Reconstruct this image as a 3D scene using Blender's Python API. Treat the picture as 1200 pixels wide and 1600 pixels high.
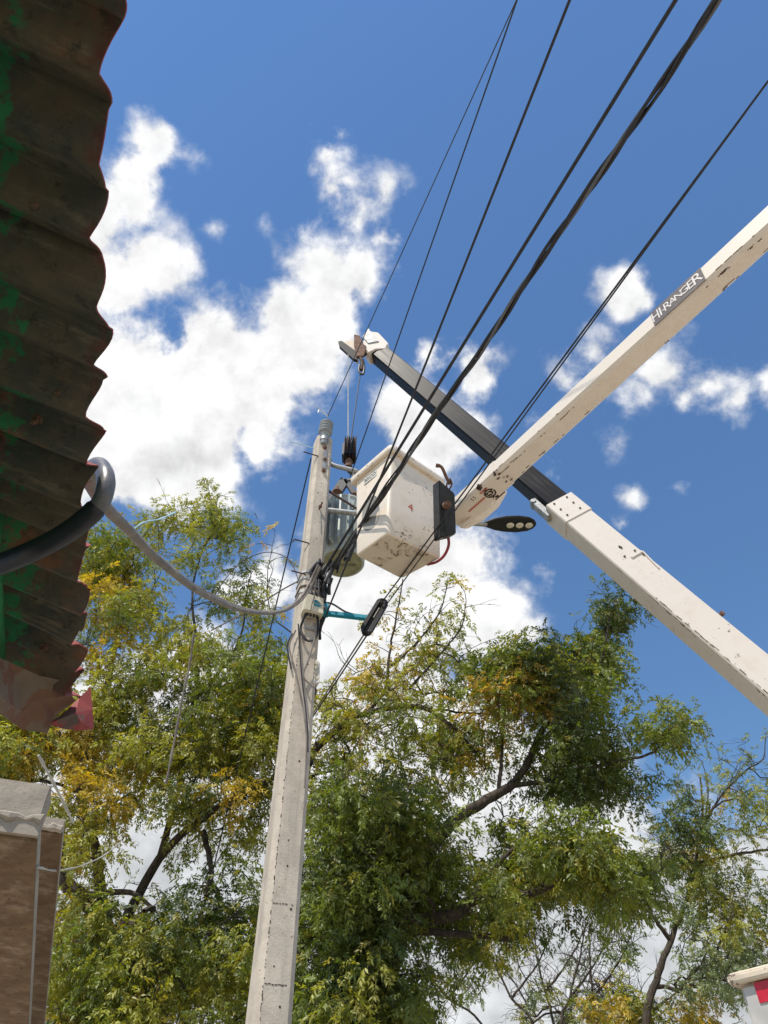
import bpy, bmesh, math, random
import numpy as np
from mathutils import Vector, Matrix

for o in list(bpy.data.objects):
    bpy.data.objects.remove(o, do_unlink=True)
SC = bpy.context.scene
COL = SC.collection
rnd = random.Random(7)
rng = np.random.default_rng(11)
R = math.radians

# ------------------------------------------------------------------ camera
PITCH = R(47.0)
FPX = 1200.0                       # focal length in pixels of the 1200 x 1600 photograph
cam_data = bpy.data.cameras.new('camera')
cam = bpy.data.objects.new('camera', cam_data)
COL.objects.link(cam)
cam.location = (0, 0, 1.6)
cam.rotation_euler = (R(90) + PITCH, 0, 0)
cam_data.sensor_fit = 'VERTICAL'
cam_data.sensor_height = 36.0
cam_data.lens = 36.0 * FPX / 1600.0
cam_data.clip_start = 0.02
cam_data.clip_end = 2000
SC.camera = cam

# ------------------------------------------------------------------ light and exposure
SUN_EL, SUN_AZ = 61.0, 212.0       # azimuth clockwise from +Y: behind the camera, to its left
sun_vec = Vector((math.sin(R(SUN_AZ)) * math.cos(R(SUN_EL)), math.cos(R(SUN_AZ)) * math.cos(R(SUN_EL)), math.sin(R(SUN_EL))))
sd = bpy.data.lights.new('sun', 'SUN')
sd.energy = 4.7
sd.angle = R(0.53)
sd.color = (1.0, 0.93, 0.82)
sun = bpy.data.objects.new('sun', sd)
COL.objects.link(sun)
sun.rotation_euler = sun_vec.to_track_quat('Z', 'Y').to_euler()
sun.location = (0, 0, 30)

SC.render.engine = 'CYCLES'
SC.view_settings.view_transform = 'Standard'
SC.view_settings.look = 'None'
SC.view_settings.exposure = 0.0
SC.view_settings.gamma = 1.0
SC.cycles.max_bounces = 7
SC.cycles.diffuse_bounces = 4
SC.cycles.glossy_bounces = 3
SC.cycles.transmission_bounces = 4
SC.cycles.transparent_max_bounces = 6
SC.cycles.caustics_reflective = False
SC.cycles.caustics_refractive = False
SC.cycles.use_denoising = True

# ------------------------------------------------------------------ pixel -> place
CP = np.array([0, 0, 1.6])
FW = np.array([0, math.cos(PITCH), math.sin(PITCH)])
UP = np.array([0, -math.sin(PITCH), math.cos(PITCH)])
RT = np.array([1.0, 0, 0])
def ray(x, y): return RT * (x - 600) / FPX + UP * (800 - y) / FPX + FW
def aty(x, y, Y):
    d = ray(x, y); return CP + d * (Y / d[1])
def atz(x, y, z):
    d = ray(x, y); return CP + d * ((z - 1.6) / d[2])
def atr(x, y, r):
    d = ray(x, y); return CP + d * (r / np.linalg.norm(d))
def nrm(v):
    v = np.asarray(v, float); return v / np.linalg.norm(v)

# ------------------------------------------------------------------ world: blue sky with cumulus
world = bpy.data.worlds.new('World')
SC.world = world
world.use_nodes = True
class NT:
    """small helper for node trees"""
    def __init__(s, tree): s.t = tree; tree.nodes.clear()
    def n(s, kind, **kw):
        nd = s.t.nodes.new(kind)
        for k, v in kw.items(): setattr(nd, k, v)
        return nd
    def put(s, sock, v):
        if hasattr(v, 'is_output') or hasattr(v, 'links'): s.t.links.new(v, sock)
        else: sock.default_value = v
    def math(s, op, a, b=None, c=None, clamp=False):
        nd = s.n('ShaderNodeMath', operation=op); nd.use_clamp = clamp
        for i, v in enumerate((a, b, c)):
            if v is not None: s.put(nd.inputs[i], v)
        return nd.outputs[0]
    def vec(s, op, a, b=None, out=0):
        nd = s.n('ShaderNodeVectorMath', operation=op)
        s.put(nd.inputs[0], a)
        if b is not None: s.put(nd.inputs[1], b)
        return nd.outputs[out]
    def scale(s, a, k):
        nd = s.n('ShaderNodeVectorMath', operation='SCALE')
        s.put(nd.inputs[0], a); s.put(nd.inputs['Scale'], k); return nd.outputs[0]
    def noise(s, v, scale, detail=4, rough=.5, color=False, dist=0.0):
        nd = s.n('ShaderNodeTexNoise'); s.put(nd.inputs['Vector'], v)
        nd.inputs['Scale'].default_value = scale; nd.inputs['Detail'].default_value = detail
        nd.inputs['Roughness'].default_value = rough; nd.inputs['Distortion'].default_value = dist
        return nd.outputs['Color' if color else 'Fac']
    def rng(s, v, a, b, c=0.0, d=1.0, kind='SMOOTHSTEP'):
        nd = s.n('ShaderNodeMapRange', interpolation_type=kind)
        for i, x in enumerate((v, a, b, c, d)): s.put(nd.inputs[i], x)
        return nd.outputs[0]
    def mix(s, f, a, b, blend='MIX'):
        nd = s.n('ShaderNodeMix', data_type='RGBA', blend_type=blend)
        s.put(nd.inputs[0], f)
        for i, v in ((6, a), (7, b)):
            if isinstance(v, (tuple, list)) and len(v) == 3: v = (*v, 1)
            s.put(nd.inputs[i], v)
        return nd.outputs[2]

w = NT(world.node_tree)
wout = w.n('ShaderNodeOutputWorld'); wbg = w.n('ShaderNodeBackground')
WSTR = 0.14
wbg.inputs['Strength'].default_value = WSTR
sky = w.n('ShaderNodeTexSky', sky_type='NISHITA', sun_disc=False)
sky.sun_elevation = R(SUN_EL); sky.sun_rotation = R(SUN_AZ)
sky.altitude = 300; sky.air_density = 1.7; sky.dust_density = 0.1; sky.ozone_density = 4.0
tc = w.n('ShaderNodeTexCoord')
D = w.vec('NORMALIZE', tc.outputs['Generated'])
warp = w.scale(w.vec('SUBTRACT', w.noise(D, 6, 3, .55, color=True), (.5, .5, .5)), 0.09)
warp2 = w.scale(w.vec('SUBTRACT', w.noise(D, 22, 3, .55, color=True), (.5, .5, .5)), 0.035)
Dw = w.vec('ADD', w.vec('ADD', D, warp), warp2)
# cumulus heads as (x, y, radius, weight): directions of the sky the photograph shows
CL = [(235, 225, 62, .9), (195, 290, 75, .95), (230, 410, 80, .95), (170, 440, 75, 1), (110, 350, 120, 1), (60, 600, 200, 1.2),
      (190, 620, 150, 1.3), (290, 640, 150, 1.3), (395, 600, 115, 1.2), (330, 550, 95, 1.1), (240, 730, 95, 1.2), (330, 720, 80, 1.1), (160, 740, 90, 1.1), (420, 700, 55, .9), (455, 560, 85, 1.1),
      (420, 660, 75, .9), (505, 500, 80, 1.0), (440, 480, 55, .9), (565, 440, 66, .80), (500, 400, 75, .72), (550, 350, 70, .62), (480, 350, 50, .52), (520, 440, 60, .9),
      (510, 250, 58, .66), (525, 300, 62, .72), (470, 420, 50, .6), (592, 320, 55, .60), (605, 385, 55, .62), (515, 205, 34, .58), (480, 205, 28, .46), (345, 375, 26, .36), (450, 370, 42, .42),
      (690, 565, 55, .85), (750, 590, 52, .85), (600, 610, 50, .6), (640, 640, 75, .95), (720, 680, 75, .85), (650, 720, 90, .9), (780, 650, 30, .35),
      (600, 980, 170, 1.15), (700, 900, 95, 1.0), (760, 960, 85, 1.0), (830, 985, 45, .7), (560, 900, 110, 1.0), (420, 905, 70, .95), (375, 905, 50, .8), (440, 860, 40, .7), (760, 860, 55, .7),
      (985, 440, 42, .85), (1020, 452, 34, .6), (955, 430, 22, .5), (895, 605, 66, .62), (945, 555, 62, .62), (990, 615, 62, .62), (1035, 580, 66, .66), (1070, 625, 52, .58), (1110, 592, 60, .68), (1150, 608, 56, .66), (1200, 598, 55, .62), (1092, 505, 36, .38), (1112, 525, 26, .34), (868, 652, 42, .44), (930, 648, 52, .44), (965, 690, 40, .36),
      (1005, 770, 38, .56), (970, 805, 36, .52), (850, 883, 34, .52), (862, 728, 30, .45), (1075, 750, 20, .33), (960, 1200, 60, .5), (1000, 1240, 40, .4),
      (600, 1240, 260, 1.7), (360, 1230, 260, 1.6), (760, 1250, 130, 1.1), (850, 1520, 330, 1.9), (1190, 1360, 90, 1.0), (500, 1560, 380, 1.9), (1160, 1560, 170, 1.5), (120, 1300, 260, 1.6)]
F = None
for (x, y, r, wt) in CL:
    p = nrm(ray(x, y))
    cosang = 1.0 / math.sqrt(1 + ((x - 600) / FPX) ** 2 + ((y - 800) / FPX) ** 2)
    dd = w.vec('DISTANCE', Dw, tuple(p), out=1)
    rr = (1.6 * r + 22) / FPX * cosang
    f = w.rng(dd, 0.0, rr, .36 + .62 * wt, 0.0, 'LINEAR')
    if F is None: F = f
    else:
        nd = w.n('ShaderNodeMath', operation='SMOOTH_MAX')
        w.put(nd.inputs[0], F); w.put(nd.inputs[1], f); nd.inputs[2].default_value = .16
        F = nd.outputs[0]
# elsewhere in the sky: the same kind of scattered cumulus
away = w.rng(w.vec('DOT_PRODUCT', D, tuple(nrm(ray(600, 800))), out=1), .73, .62)
gen = w.math('MULTIPLY', w.rng(w.noise(Dw, 3.2, 3, .5), .50, .66, 0, 1.1), away)
F = w.math('MAXIMUM', F, gen)
Dn = w.vec('ADD', D, w.scale(warp, .35))
n1 = w.noise(Dn, 10, 9, .62)
n2 = w.noise(w.vec('ADD', Dn, tuple(sun_vec * .022)), 10, 5, .55)
dens = w.math('ADD', F, w.math('MULTIPLY', w.math('SUBTRACT', n1, .5), 1.35))
hi = w.math('ADD', .42, w.rng(F, .45, .85, .46, .17))
alpha = w.math('MULTIPLY', w.rng(dens, .42, hi), w.rng(F, .10, .60, 0, 1))
thick = w.rng(dens, .5, 1.35)
rel = w.math('MULTIPLY', w.math('SUBTRACT', n1, n2), 1.1)
belly = w.noise(Dw, 4.0, 4, .5)
sepd = w.n('ShaderNodeSeparateXYZ'); w.put(sepd.inputs[0], D)
low = w.rng(sepd.outputs[2], .52, .30)
belly = w.math('MAXIMUM', w.math('MULTIPLY', w.rng(belly, .42, .66), thick), w.math('MULTIPLY', low, w.rng(belly, .25, .6, .3, 1.15)))
lum = w.math('ADD', w.math('SUBTRACT', .965, w.math('MULTIPLY', belly, .27)), rel)
lum = w.math('MULTIPLY', lum, 1.0 / WSTR)
ccol = w.mix(belly, (1, 1, 1.0), (.93, .965, 1.0))
cc = w.n('ShaderNodeMix', data_type='RGBA', blend_type='MULTIPLY')
cc.inputs[0].default_value = 1.0
comb = w.n('ShaderNodeCombineXYZ')
for i in range(3): w.put(comb.inputs[i], lum)
w.put(cc.inputs[6], ccol); w.put(cc.inputs[7], comb.outputs[0])
hs = w.n('ShaderNodeHueSaturation'); hs.inputs['Hue'].default_value = .506; hs.inputs['Saturation'].default_value = 1.08; hs.inputs['Value'].default_value = .91
w.put(hs.inputs['Color'], sky.outputs[0])
skyc = w.mix(1.0, hs.outputs[0], (.82, .98, 1.07), 'MULTIPLY')
final = w.mix(alpha, skyc, cc.outputs[2])
w.put(wbg.inputs['Color'], final)
w.t.links.new(wbg.outputs[0], wout.inputs[0])
try: world.cycles.sampling_method = 'MANUAL'; world.cycles.sample_map_resolution = 512
except Exception: pass

# ------------------------------------------------------------------ materials
def material(name, build):
    m = bpy.data.materials.new(name); m.use_nodes = True
    t = NT(m.node_tree)
    out = t.n('ShaderNodeOutputMaterial'); b = t.n('ShaderNodeBsdfPrincipled')
    t.t.links.new(b.outputs[0], out.inputs[0])
    t.pos = t.n('ShaderNodeTexCoord').outputs['Object']
    build(t, b, out)
    return m
def bump(t, b, h, strength, dist=.01):
    nd = t.n('ShaderNodeBump'); nd.inputs['Strength'].default_value = strength; nd.inputs['Distance'].default_value = dist
    t.put(nd.inputs['Height'], h); t.put(b.inputs['Normal'], nd.outputs[0])
def plain(name, col, rough=.6, metal=0.0, var=.25, scale=18, bmp=.12, spec=.5):
    def f(t, b, o):
        n = t.noise(t.pos, scale, 5, .6)
        k = t.rng(n, .3, .7, 1 - var, 1 + var, 'LINEAR')
        c = t.n('ShaderNodeMix', data_type='RGBA', blend_type='MULTIPLY'); c.inputs[0].default_value = 1
        c.inputs[6].default_value = (*col, 1)
        x = t.n('ShaderNodeCombineXYZ')
        for i in range(3): t.put(x.inputs[i], k)
        t.put(c.inputs[7], x.outputs[0]); t.put(b.inputs['Base Color'], c.outputs[2])
        t.put(b.inputs['Roughness'], t.rng(t.noise(t.pos, scale * 2.3, 4, .6), .3, .7, max(.05, rough - .12), min(1, rough + .12), 'LINEAR'))
        b.inputs['Metallic'].default_value = metal
        b.inputs['Specular IOR Level'].default_value = spec
        if bmp: bump(t, b, t.noise(t.pos, scale * 5, 4, .6), bmp, .004)
    return material(name, f)
def f_concrete(col, pit=.5, warm=(.30, .22, .14), stain=.5):
    def f(t, b, o):
        st = t.n('ShaderNodeMapping'); st.inputs['Scale'].default_value = (9, 9, .8); t.put(st.inputs['Vector'], t.pos)
        streak = t.rng(t.noise(st.outputs[0], 1.0, 6, .65), .46, .72)
        mott = t.rng(t.noise(t.pos, 5, 8, .7), .3, .72)
        c = t.mix(mott, tuple(x * .80 for x in col), tuple(min(1, x * 1.12) for x in col))
        c = t.mix(t.math('MULTIPLY', streak, stain), c, tuple(x * .55 for x in col))
        sp = t.rng(t.noise(t.pos, 42, 3, .55), .66, .71)
        c = t.mix(t.math('MULTIPLY', sp, pit), c, warm)
        t.put(b.inputs['Base Color'], c); b.inputs['Roughness'].default_value = .93
        b.inputs['Specular IOR Level'].default_value = .2
        bump(t, b, t.math('SUBTRACT', t.noise(t.pos, 60, 6, .7), t.math('MULTIPLY', sp, .8)), .55, .006)
    return f
M = {}
M['concrete'] = material('pole_concrete', f_concrete((.56, .49, .41), .7))
M['beam'] = material('beam_concrete', f_concrete((.40, .35, .29), .6, (.2, .15, .1), .5))
def f_chip(col, chip, thr, rough=.42, grime=.35, scale=22):
    def f(t, b, o):
        big = t.noise(t.pos, 3.2, 6, .65)
        fine = t.noise(t.pos, scale, 7, .72)
        ch = t.math('ADD', t.math('MULTIPLY', big, .45), t.math('MULTIPLY', fine, .62))
        m = t.rng(ch, thr, thr + .025)
        g = t.rng(t.noise(t.pos, 6.5, 7, .7), .44, .74)
        c = t.mix(t.math('MULTIPLY', g, grime), col, tuple(x * y for x, y in zip(col, (.72, .64, .55))))
        c = t.mix(m, c, chip)
        t.put(b.inputs['Base Color'], c)
        t.put(b.inputs['Roughness'], t.rng(g, 0, 1, rough, rough + .2, 'LINEAR'))
        bump(t, b, t.math('SUBTRACT', t.math('MULTIPLY', t.noise(t.pos, 90, 3, .6), .15), m), .35, .003)
    return f
M['bucket'] = material('bucket_gelcoat', f_chip((.76, .665, .55), (.26, .18, .12), .625, .45, .4, 26))
M['step_pocket_shade'] = material('step_pocket_shade_grey', f_chip((.26, .25, .228), (.15, .13, .10), .60, .6, .5, 20))  # darker grey paints the shade inside the step pocket
M['bucket_base'] = material('bucket_scuffed_base', f_chip((.60, .53, .43), (.20, .15, .10), .585, .6, .7, 16))
M['boom'] = material('boom_gelcoat', f_chip((.80, .72, .62), (.24, .15, .09), .70, .4, .25, 9))
M['crane_white'] = material('crane_white_paint', f_chip((.72, .65, .58), (.13, .10, .08), .645, .45, .3, 24))
M['truck'] = material('truck_white_paint', f_chip((.52, .50, .475), (.3, .26, .22), .70, .5, .3, 20))
M['lip'] = material('aged_cream_edge', f_chip((.66, .56, .44), (.16, .11, .08), .60, .6, .5, 18))
def f_black(t, b, o):
    mp = t.n('ShaderNodeMapping'); t.put(mp.inputs['Vector'], t.pos); mp.inputs['Scale'].default_value = (3, 30, 30)
    sc = t.noise(mp.outputs[0], 1.6, 7, .7)
    k = t.rng(sc, .48, .75)
    t.put(b.inputs['Base Color'], t.mix(k, (.008, .008, .010), (.050, .045, .040)))
    t.put(b.inputs['Roughness'], t.rng(sc,   .3, .75, .40, .65, 'LINEAR')); b.inputs['Specular IOR Level'].default_value = .18
    bump(t, b, sc, .08, .004)
M['black_steel'] = material('black_boom_paint', f_black)
M['scuff'] = plain('dark_scuff', (.10, .07, .05), .8, 0, .4, 30, 0)
M['black'] = plain('black_plastic', (.016, .017, .02), .45, 0, .3)
M['rubber'] = plain('black_rubber', (.014, .014, .016), .5, 0, .3, 30)
M['wire'] = plain('weathered_wire', (.022, .021, .024), .6, 0, .3, 12, 0)
M['wire_thin'] = plain('bare_conductor', (.07, .07, .08), .5, .5, .3, 12, 0)
M['grey_cable'] = plain('grey_cable_sheath', (.20, .17, .145), .6, 0, .35, 10, .1)
M['conduit'] = plain('grey_conduit', (.105, .105, .11), .4, 0, .25, 16, .05)
M['cable_lit'] = plain('cable_sunlit_grey', (.15, .142, .137), .35, 0, .3, 22, .08)  # service cable bend, sunlit tone put into the colour
M['hose'] = plain('cable_shaded_black', (.011, .013, .018), .42, 0, .4, 30, .06)  # same cable under the eave, its shade painted near-black
M['galv'] = plain('galvanised_steel', (.36, .36, .35), .5, .6, .35, 14)
M['rust'] = plain('rusty_steel', (.16, .085, .055), .85, 0, .5, 20, .3)
M['dark_rust'] = plain('dark_rust', (.055, .032, .024), .8, 0, .5, 20, .3)
M['trafo'] = plain('transformer_paint', (.43, .47, .455), .4, 0, .15, 6, .03)
M['trafo_base'] = plain('olive_underside', (.27, .27, .165), .6, 0, .3, 10, .1)
M['porcelain'] = plain('grey_porcelain', (.27, .29, .30), .3, 0, .15, 10, 0)
M['teal'] = plain('teal_paint', (.015, .27, .38), .4, 0, .25, 12, .05)
M['beige'] = plain('beige_box', (.60, .56, .44), .5, 0, .12, 10, .03)
M['white_box'] = plain('white_plastic', (.66, .62, .56), .5, 0, .1, 10, .03)
M['red_hose'] = plain('red_hose', (.25, .02, .035), .45, 0, .2, 12, 0)
M['red_print'] = plain('red_print', (.50, .10, .055), .6, 0, .45, 60, 0)
M['red_reflector'] = plain('red_reflector', (.52, .012, .03), .3, 0, .15, 30, 0)
M['sign'] = plain('dark_sign', (.105, .085, .085), .5, 0, .25, 20, 0)
M['sign_text'] = plain('pale_lettering', (.74, .70, .66), .5, 0, .15, 30, 0)
M['label'] = plain('faded_label', (.56, .545, .49), .5, 0, .1, 30, 0)
M['ink'] = plain('faded_ink', (.10, .10, .10), .6, 0, .3, 60, 0)
M['lens'] = plain('lamp_lens', (.62, .58, .47), .15, 0, .1, 20, 0)
M['string'] = plain('pale_string', (.42, .41, .37), .8, 0, .2, 20, 0)
M['blue_string'] = plain('pale_blue_string', (.45, .66, .74), .8, 0, .2, 20, 0)
M['green'] = plain('green_paint', (.045, .28, .115), .6, 0, .3, 22, .15)
M['wall'] = plain('wall_plaster', (.20, .30, .20), .9, 0, .25, 6, .3)
M['tyre'] = plain('tyre', (.02, .02, .02), .9)
def f_ground(t, b, o):
    c = t.mix(t.noise(t.pos, .35, 8, .6), (.36, .31, .24), (.50, .44, .36))
    c = t.mix(t.rng(t.noise(t.pos, 9, 6, .7), .55, .75), c, (.33, .28, .22))
    t.put(b.inputs['Base Color'], c); b.inputs['Roughness'].default_value = .95
    bump(t, b, t.noise(t.pos, 30, 6, .7), .6, .03)
M['ground'] = material('dusty_ground', f_ground)
def f_bark(t, b, o):
    mp = t.n('ShaderNodeMapping'); t.put(mp.inputs['Vector'], t.pos); mp.inputs['Scale'].default_value = (22, 22, 5)
    n = t.noise(mp.outputs[0], 1.4, 6, .7)
    t.put(b.inputs['Base Color'], t.mix(t.rng(n, .3, .7), (.03, .022, .017), (.10, .078, .06))); b.inputs['Roughness'].default_value = .95
    bump(t, b, n, .7, .02)
M['bark'] = material('bark', f_bark)
def f_leaf(t, b, o):
    at = t.n('ShaderNodeAttribute', attribute_name='tint')
    d = t.n('ShaderNodeBsdfDiffuse'); tr = t.n('ShaderNodeBsdfTranslucent'); mx = t.n('ShaderNodeMixShader')
    gl = t.n('ShaderNodeBsdfGlossy'); gl.inputs['Roughness'].default_value = .55
    gl.inputs['Color'].default_value = (1, 1, 1, 1)
    mg = t.n('ShaderNodeMixShader'); mg.inputs[0].default_value = .045
    t.put(d.inputs['Color'], at.outputs['Color'])
    hs = t.n('ShaderNodeHueSaturation'); hs.inputs['Saturation'].default_value = 1.12; hs.inputs['Value'].default_value = 1.35; hs.inputs['Hue'].default_value = .492
    t.put(hs.inputs['Color'], at.outputs['Color']); t.put(tr.inputs['Color'], hs.outputs[0])
    mx.inputs[0].default_value = .42
    t.t.links.new(d.outputs[0], mx.inputs[1]); t.t.links.new(tr.outputs[0], mx.inputs[2])
    t.t.links.new(mx.outputs[0], mg.inputs[1]); t.t.links.new(gl.outputs[0], mg.inputs[2])
    t.t.links.new(mg.outputs[0], o.inputs[0]); t.t.nodes.remove(b)
M['leaf'] = material('neem_leaf', f_leaf)
# corrugated sheet: underside of bare rusty metal over which wall paint was splashed
def f_under(t, b, o):
    uv = t.n('ShaderNodeUVMap'); uv.uv_map = 'run'
    n = t.noise(t.pos, 9, 7, .7)
    c = t.mix(t.rng(n, .35, .65), (.165, .118, .080), (.072, .075, .066))
    c = t.mix(t.rng(t.noise(t.pos, 5.5, 6, .7), .50, .66), c, (.26, .105, .058))
    mp = t.n('ShaderNodeMapping'); t.put(mp.inputs['Vector'], uv.outputs[0]); mp.inputs['Scale'].default_value = (70, 9, 1)
    c = t.mix(t.rng(t.noise(mp.outputs[0], 1, 6, .7), .52, .70, 0, .85), c, (.26, .195, .14))
    c = t.mix(t.rng(t.noise(t.pos, 38, 6, .75), .52, .66, 0, .75), c, (.035, .035, .03))
    sep = t.n('ShaderNodeSeparateXYZ'); t.put(sep.inputs[0], uv.outputs[0])
    edge = t.rng(sep.outputs[1], .0, .022, 1, 0)
    rd = t.math('MULTIPLY', edge, t.rng(t.noise(t.pos, 16, 5, .6), .46, .60))
    c = t.mix(rd, c, (.17, .050, .042))
    near = t.rng(sep.outputs[1], .04, .12, -.22, .10, 'LINEAR')
    gp = t.math('ADD', t.noise(t.pos, 17, 6, .62), near)
    gm = t.rng(gp, .545, .60)
    gm = t.math('MULTIPLY', gm, t.rng(t.noise(t.pos, 60, 5, .75), .38, .52))
    c = t.mix(t.math('MULTIPLY', gm, .9), c, (.03, .25, .10))
    t.put(b.inputs['Base Color'], c); b.inputs['Roughness'].default_value = .8
    bump(t, b, t.math('ADD', n, t.math('MULTIPLY', t.noise(t.pos, 80, 5, .7), .4)), .4, .006)
def f_soffit(t, b, o):  # dark brown base paints the shade under the beam; mottling and pits are concrete
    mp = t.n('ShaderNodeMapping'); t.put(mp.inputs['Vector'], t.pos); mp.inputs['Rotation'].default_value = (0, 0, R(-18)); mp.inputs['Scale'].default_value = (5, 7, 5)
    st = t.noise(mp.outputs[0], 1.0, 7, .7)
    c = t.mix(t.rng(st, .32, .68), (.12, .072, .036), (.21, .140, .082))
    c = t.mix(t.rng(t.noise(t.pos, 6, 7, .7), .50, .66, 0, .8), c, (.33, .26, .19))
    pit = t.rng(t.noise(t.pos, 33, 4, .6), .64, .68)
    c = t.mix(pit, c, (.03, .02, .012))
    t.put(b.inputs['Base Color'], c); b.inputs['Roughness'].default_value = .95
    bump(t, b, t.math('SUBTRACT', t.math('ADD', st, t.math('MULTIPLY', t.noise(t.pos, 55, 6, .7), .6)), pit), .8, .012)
M['soffit'] = material('shaded_soffit_concrete', f_soffit)
M['sheet_under'] = material('rusty_sheet_underside', f_under)
M['flap_rust'] = material('rusty_flap', f_chip((.17, .125, .09), (.16, .075, .045), .57, .8, .7, 9))
M['sheet_top'] = material('red_oxide_sheet', f_chip((.30, .055, .045), (.14, .09, .07), .60, .7, .5, 20))

# ------------------------------------------------------------------ mesh helpers
class MB:
    def __init__(s): s.v = []; s.f = []; s.m = []; s.uv = None
    def add(s, verts, faces, mi=0):
        k = len(s.v); s.v += [tuple(float(c) for c in p) for p in verts]
        s.f += [tuple(i + k for i in f) for f in faces]; s.m += [mi] * len(faces); return s
    def box(s, c, X, Y, Z, mi=0, taper=1.0):
        """centre and three half vectors; taper scales the +X end"""
        c, X, Y, Z = (np.asarray(q, float) for q in (c, X, Y, Z)); vs = []
        for sx in (-1, 1):
            k = taper if sx > 0 else 1
            for sy, sz in ((-1, -1), (1, -1), (1, 1), (-1, 1)): vs.append(c + X * sx + Y * sy * k + Z * sz * k)
        return s.add(vs, [(3, 2, 1, 0), (4, 5, 6, 7), (0, 1, 5, 4), (1, 2, 6, 5), (2, 3, 7, 6), (3, 0, 4, 7)], mi)
    def loft(s, rings, cap=True, mi=0):
        n = len(rings[0]); vs = [p for r in rings for p in r]; fs = []
        for i in range(len(rings) - 1):
            for j in range(n):
                fs.append((i * n + j, i * n + (j + 1) % n, (i + 1) * n + (j + 1) % n, (i + 1) * n + j))
        if cap: fs += [tuple(range(n))[::-1], tuple((len(rings) - 1) * n + j for j in range(n))]
        return s.add(vs, fs, mi)
    def tube(s, path, rad, n=8, mi=0, cap=True):
        P = [np.asarray(p, float) for p in path]; k = len(P)
        rad = [rad] * k if np.isscalar(rad) else rad
        rings = []; prev = None
        for i in range(k):
            t = nrm(P[min(i + 1, k - 1)] - P[max(i - 1, 0)])
            if prev is None:
                a = np.array([0, 0, 1.]) if abs(t[2]) < .9 else np.array([1., 0, 0]); u = nrm(np.cross(t, a))
            else: u = nrm(prev - t * (prev @ t))
            prev = u; v = np.cross(t, u)
            rings.append([P[i] + rad[i] * (u * math.cos(2 * math.pi * j / n) + v * math.sin(2 * math.pi * j / n)) for j in range(n)])
        return s.loft(rings, cap, mi)
    def disc(s, c, axis, r, h, n=16, mi=0, r2=None):
        a = nrm(axis); return s.tube([np.asarray(c) - a * h / 2, np.asarray(c) + a * h / 2], [r, r if r2 is None else r2], n, mi)
    def lathe(s, c, axis, prof, n=20, mi=0):
        a = nrm(axis); return s.tube([np.asarray(c) + a * z for r, z in prof], [r for r, z in prof], n, mi) if False else s._lathe(c, a, prof, n, mi)
    def _lathe(s, c, a, prof, n, mi):
        q = np.array([0, 0, 1.]) if abs(a[2]) < .9 else np.array([1., 0, 0]); u = nrm(np.cross(a, q)); v = np.cross(a, u)
        rings = [[np.asarray(c) + a * z + r * (u * math.cos(2 * math.pi * j / n) + v * math.sin(2 * math.pi * j / n)) for j in range(n)] for r, z in prof]
        return s.loft(rings, True, mi)
    def build(s, name, mat, parent=None, smooth=False, bevel=0.0, kind=None):
        me = bpy.data.meshes.new(name)
        off = np.array(parent_loc(parent))
        me.from_pydata([tuple(np.array(p) - off) for p in s.v], [], s.f)
        for mm in (mat if isinstance(mat, (list, tuple)) else [mat]): me.materials.append(mm)
        me.polygons.foreach_set('material_index', s.m)
        bm = bmesh.new(); bm.from_mesh(me); bmesh.ops.recalc_face_normals(bm, faces=bm.faces)
        if bevel: bmesh.ops.bevel(bm, geom=[e for e in bm.edges if len(e.link_faces) == 2 and e.calc_face_angle(0) > .6], offset=bevel, segments=2, affect='EDGES', clamp_overlap=True)
        bm.to_mesh(me); bm.free()
        if smooth:
            me.polygons.foreach_set('use_smooth', [True] * len(me.polygons))
            try: me.set_sharp_from_angle(angle=R(40))
            except Exception: pass
        o = bpy.data.objects.new(name, me); COL.objects.link(o)
        if parent: o.parent = parent
        if kind: o['kind'] = kind
        return o
LOCS = {}
def parent_loc(p):
    if p is None: return (0, 0, 0)
    return LOCS.get(p.name, (0, 0, 0))
def thing(name, label, cat, loc=(0, 0, 0), group=None):
    o = bpy.data.objects.new(name, None); COL.objects.link(o)
    o.location = tuple(float(c) for c in loc); o.empty_display_size = .1
    LOCS[o.name] = tuple(float(c) for c in loc)
    o['label'] = label; o['category'] = cat
    if group: o['group'] = group
    return o
def sub(mb, name, mat, part, **kw):
    """a sub-part: its parent part is a mesh whose origin is its thing's"""
    LOCS[part.name] = parent_loc(part.parent)
    return mb.build(name, mat, part, **kw)
def tag(o, label, cat, group=None):
    o['label'] = label; o['category'] = cat
    if group: o['group'] = group
    return o
def smooth_path(pts, per=8):
    P = [np.asarray(p, float) for p in pts]; P = [2 * P[0] - P[1]] + P + [2 * P[-1] - P[-2]]; out = []
    for i in range(1, len(P) - 2):
        for k in range(per):
            t = k / per; a, b, c, d = P[i - 1], P[i], P[i + 1], P[i + 2]
            out.append(.5 * (2 * b + (c - a) * t + (2 * a - 5 * b + 4 * c - d) * t * t + (3 * b - a - 3 * c + d) * t ** 3))
    out.append(P[-2]); return out
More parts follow.
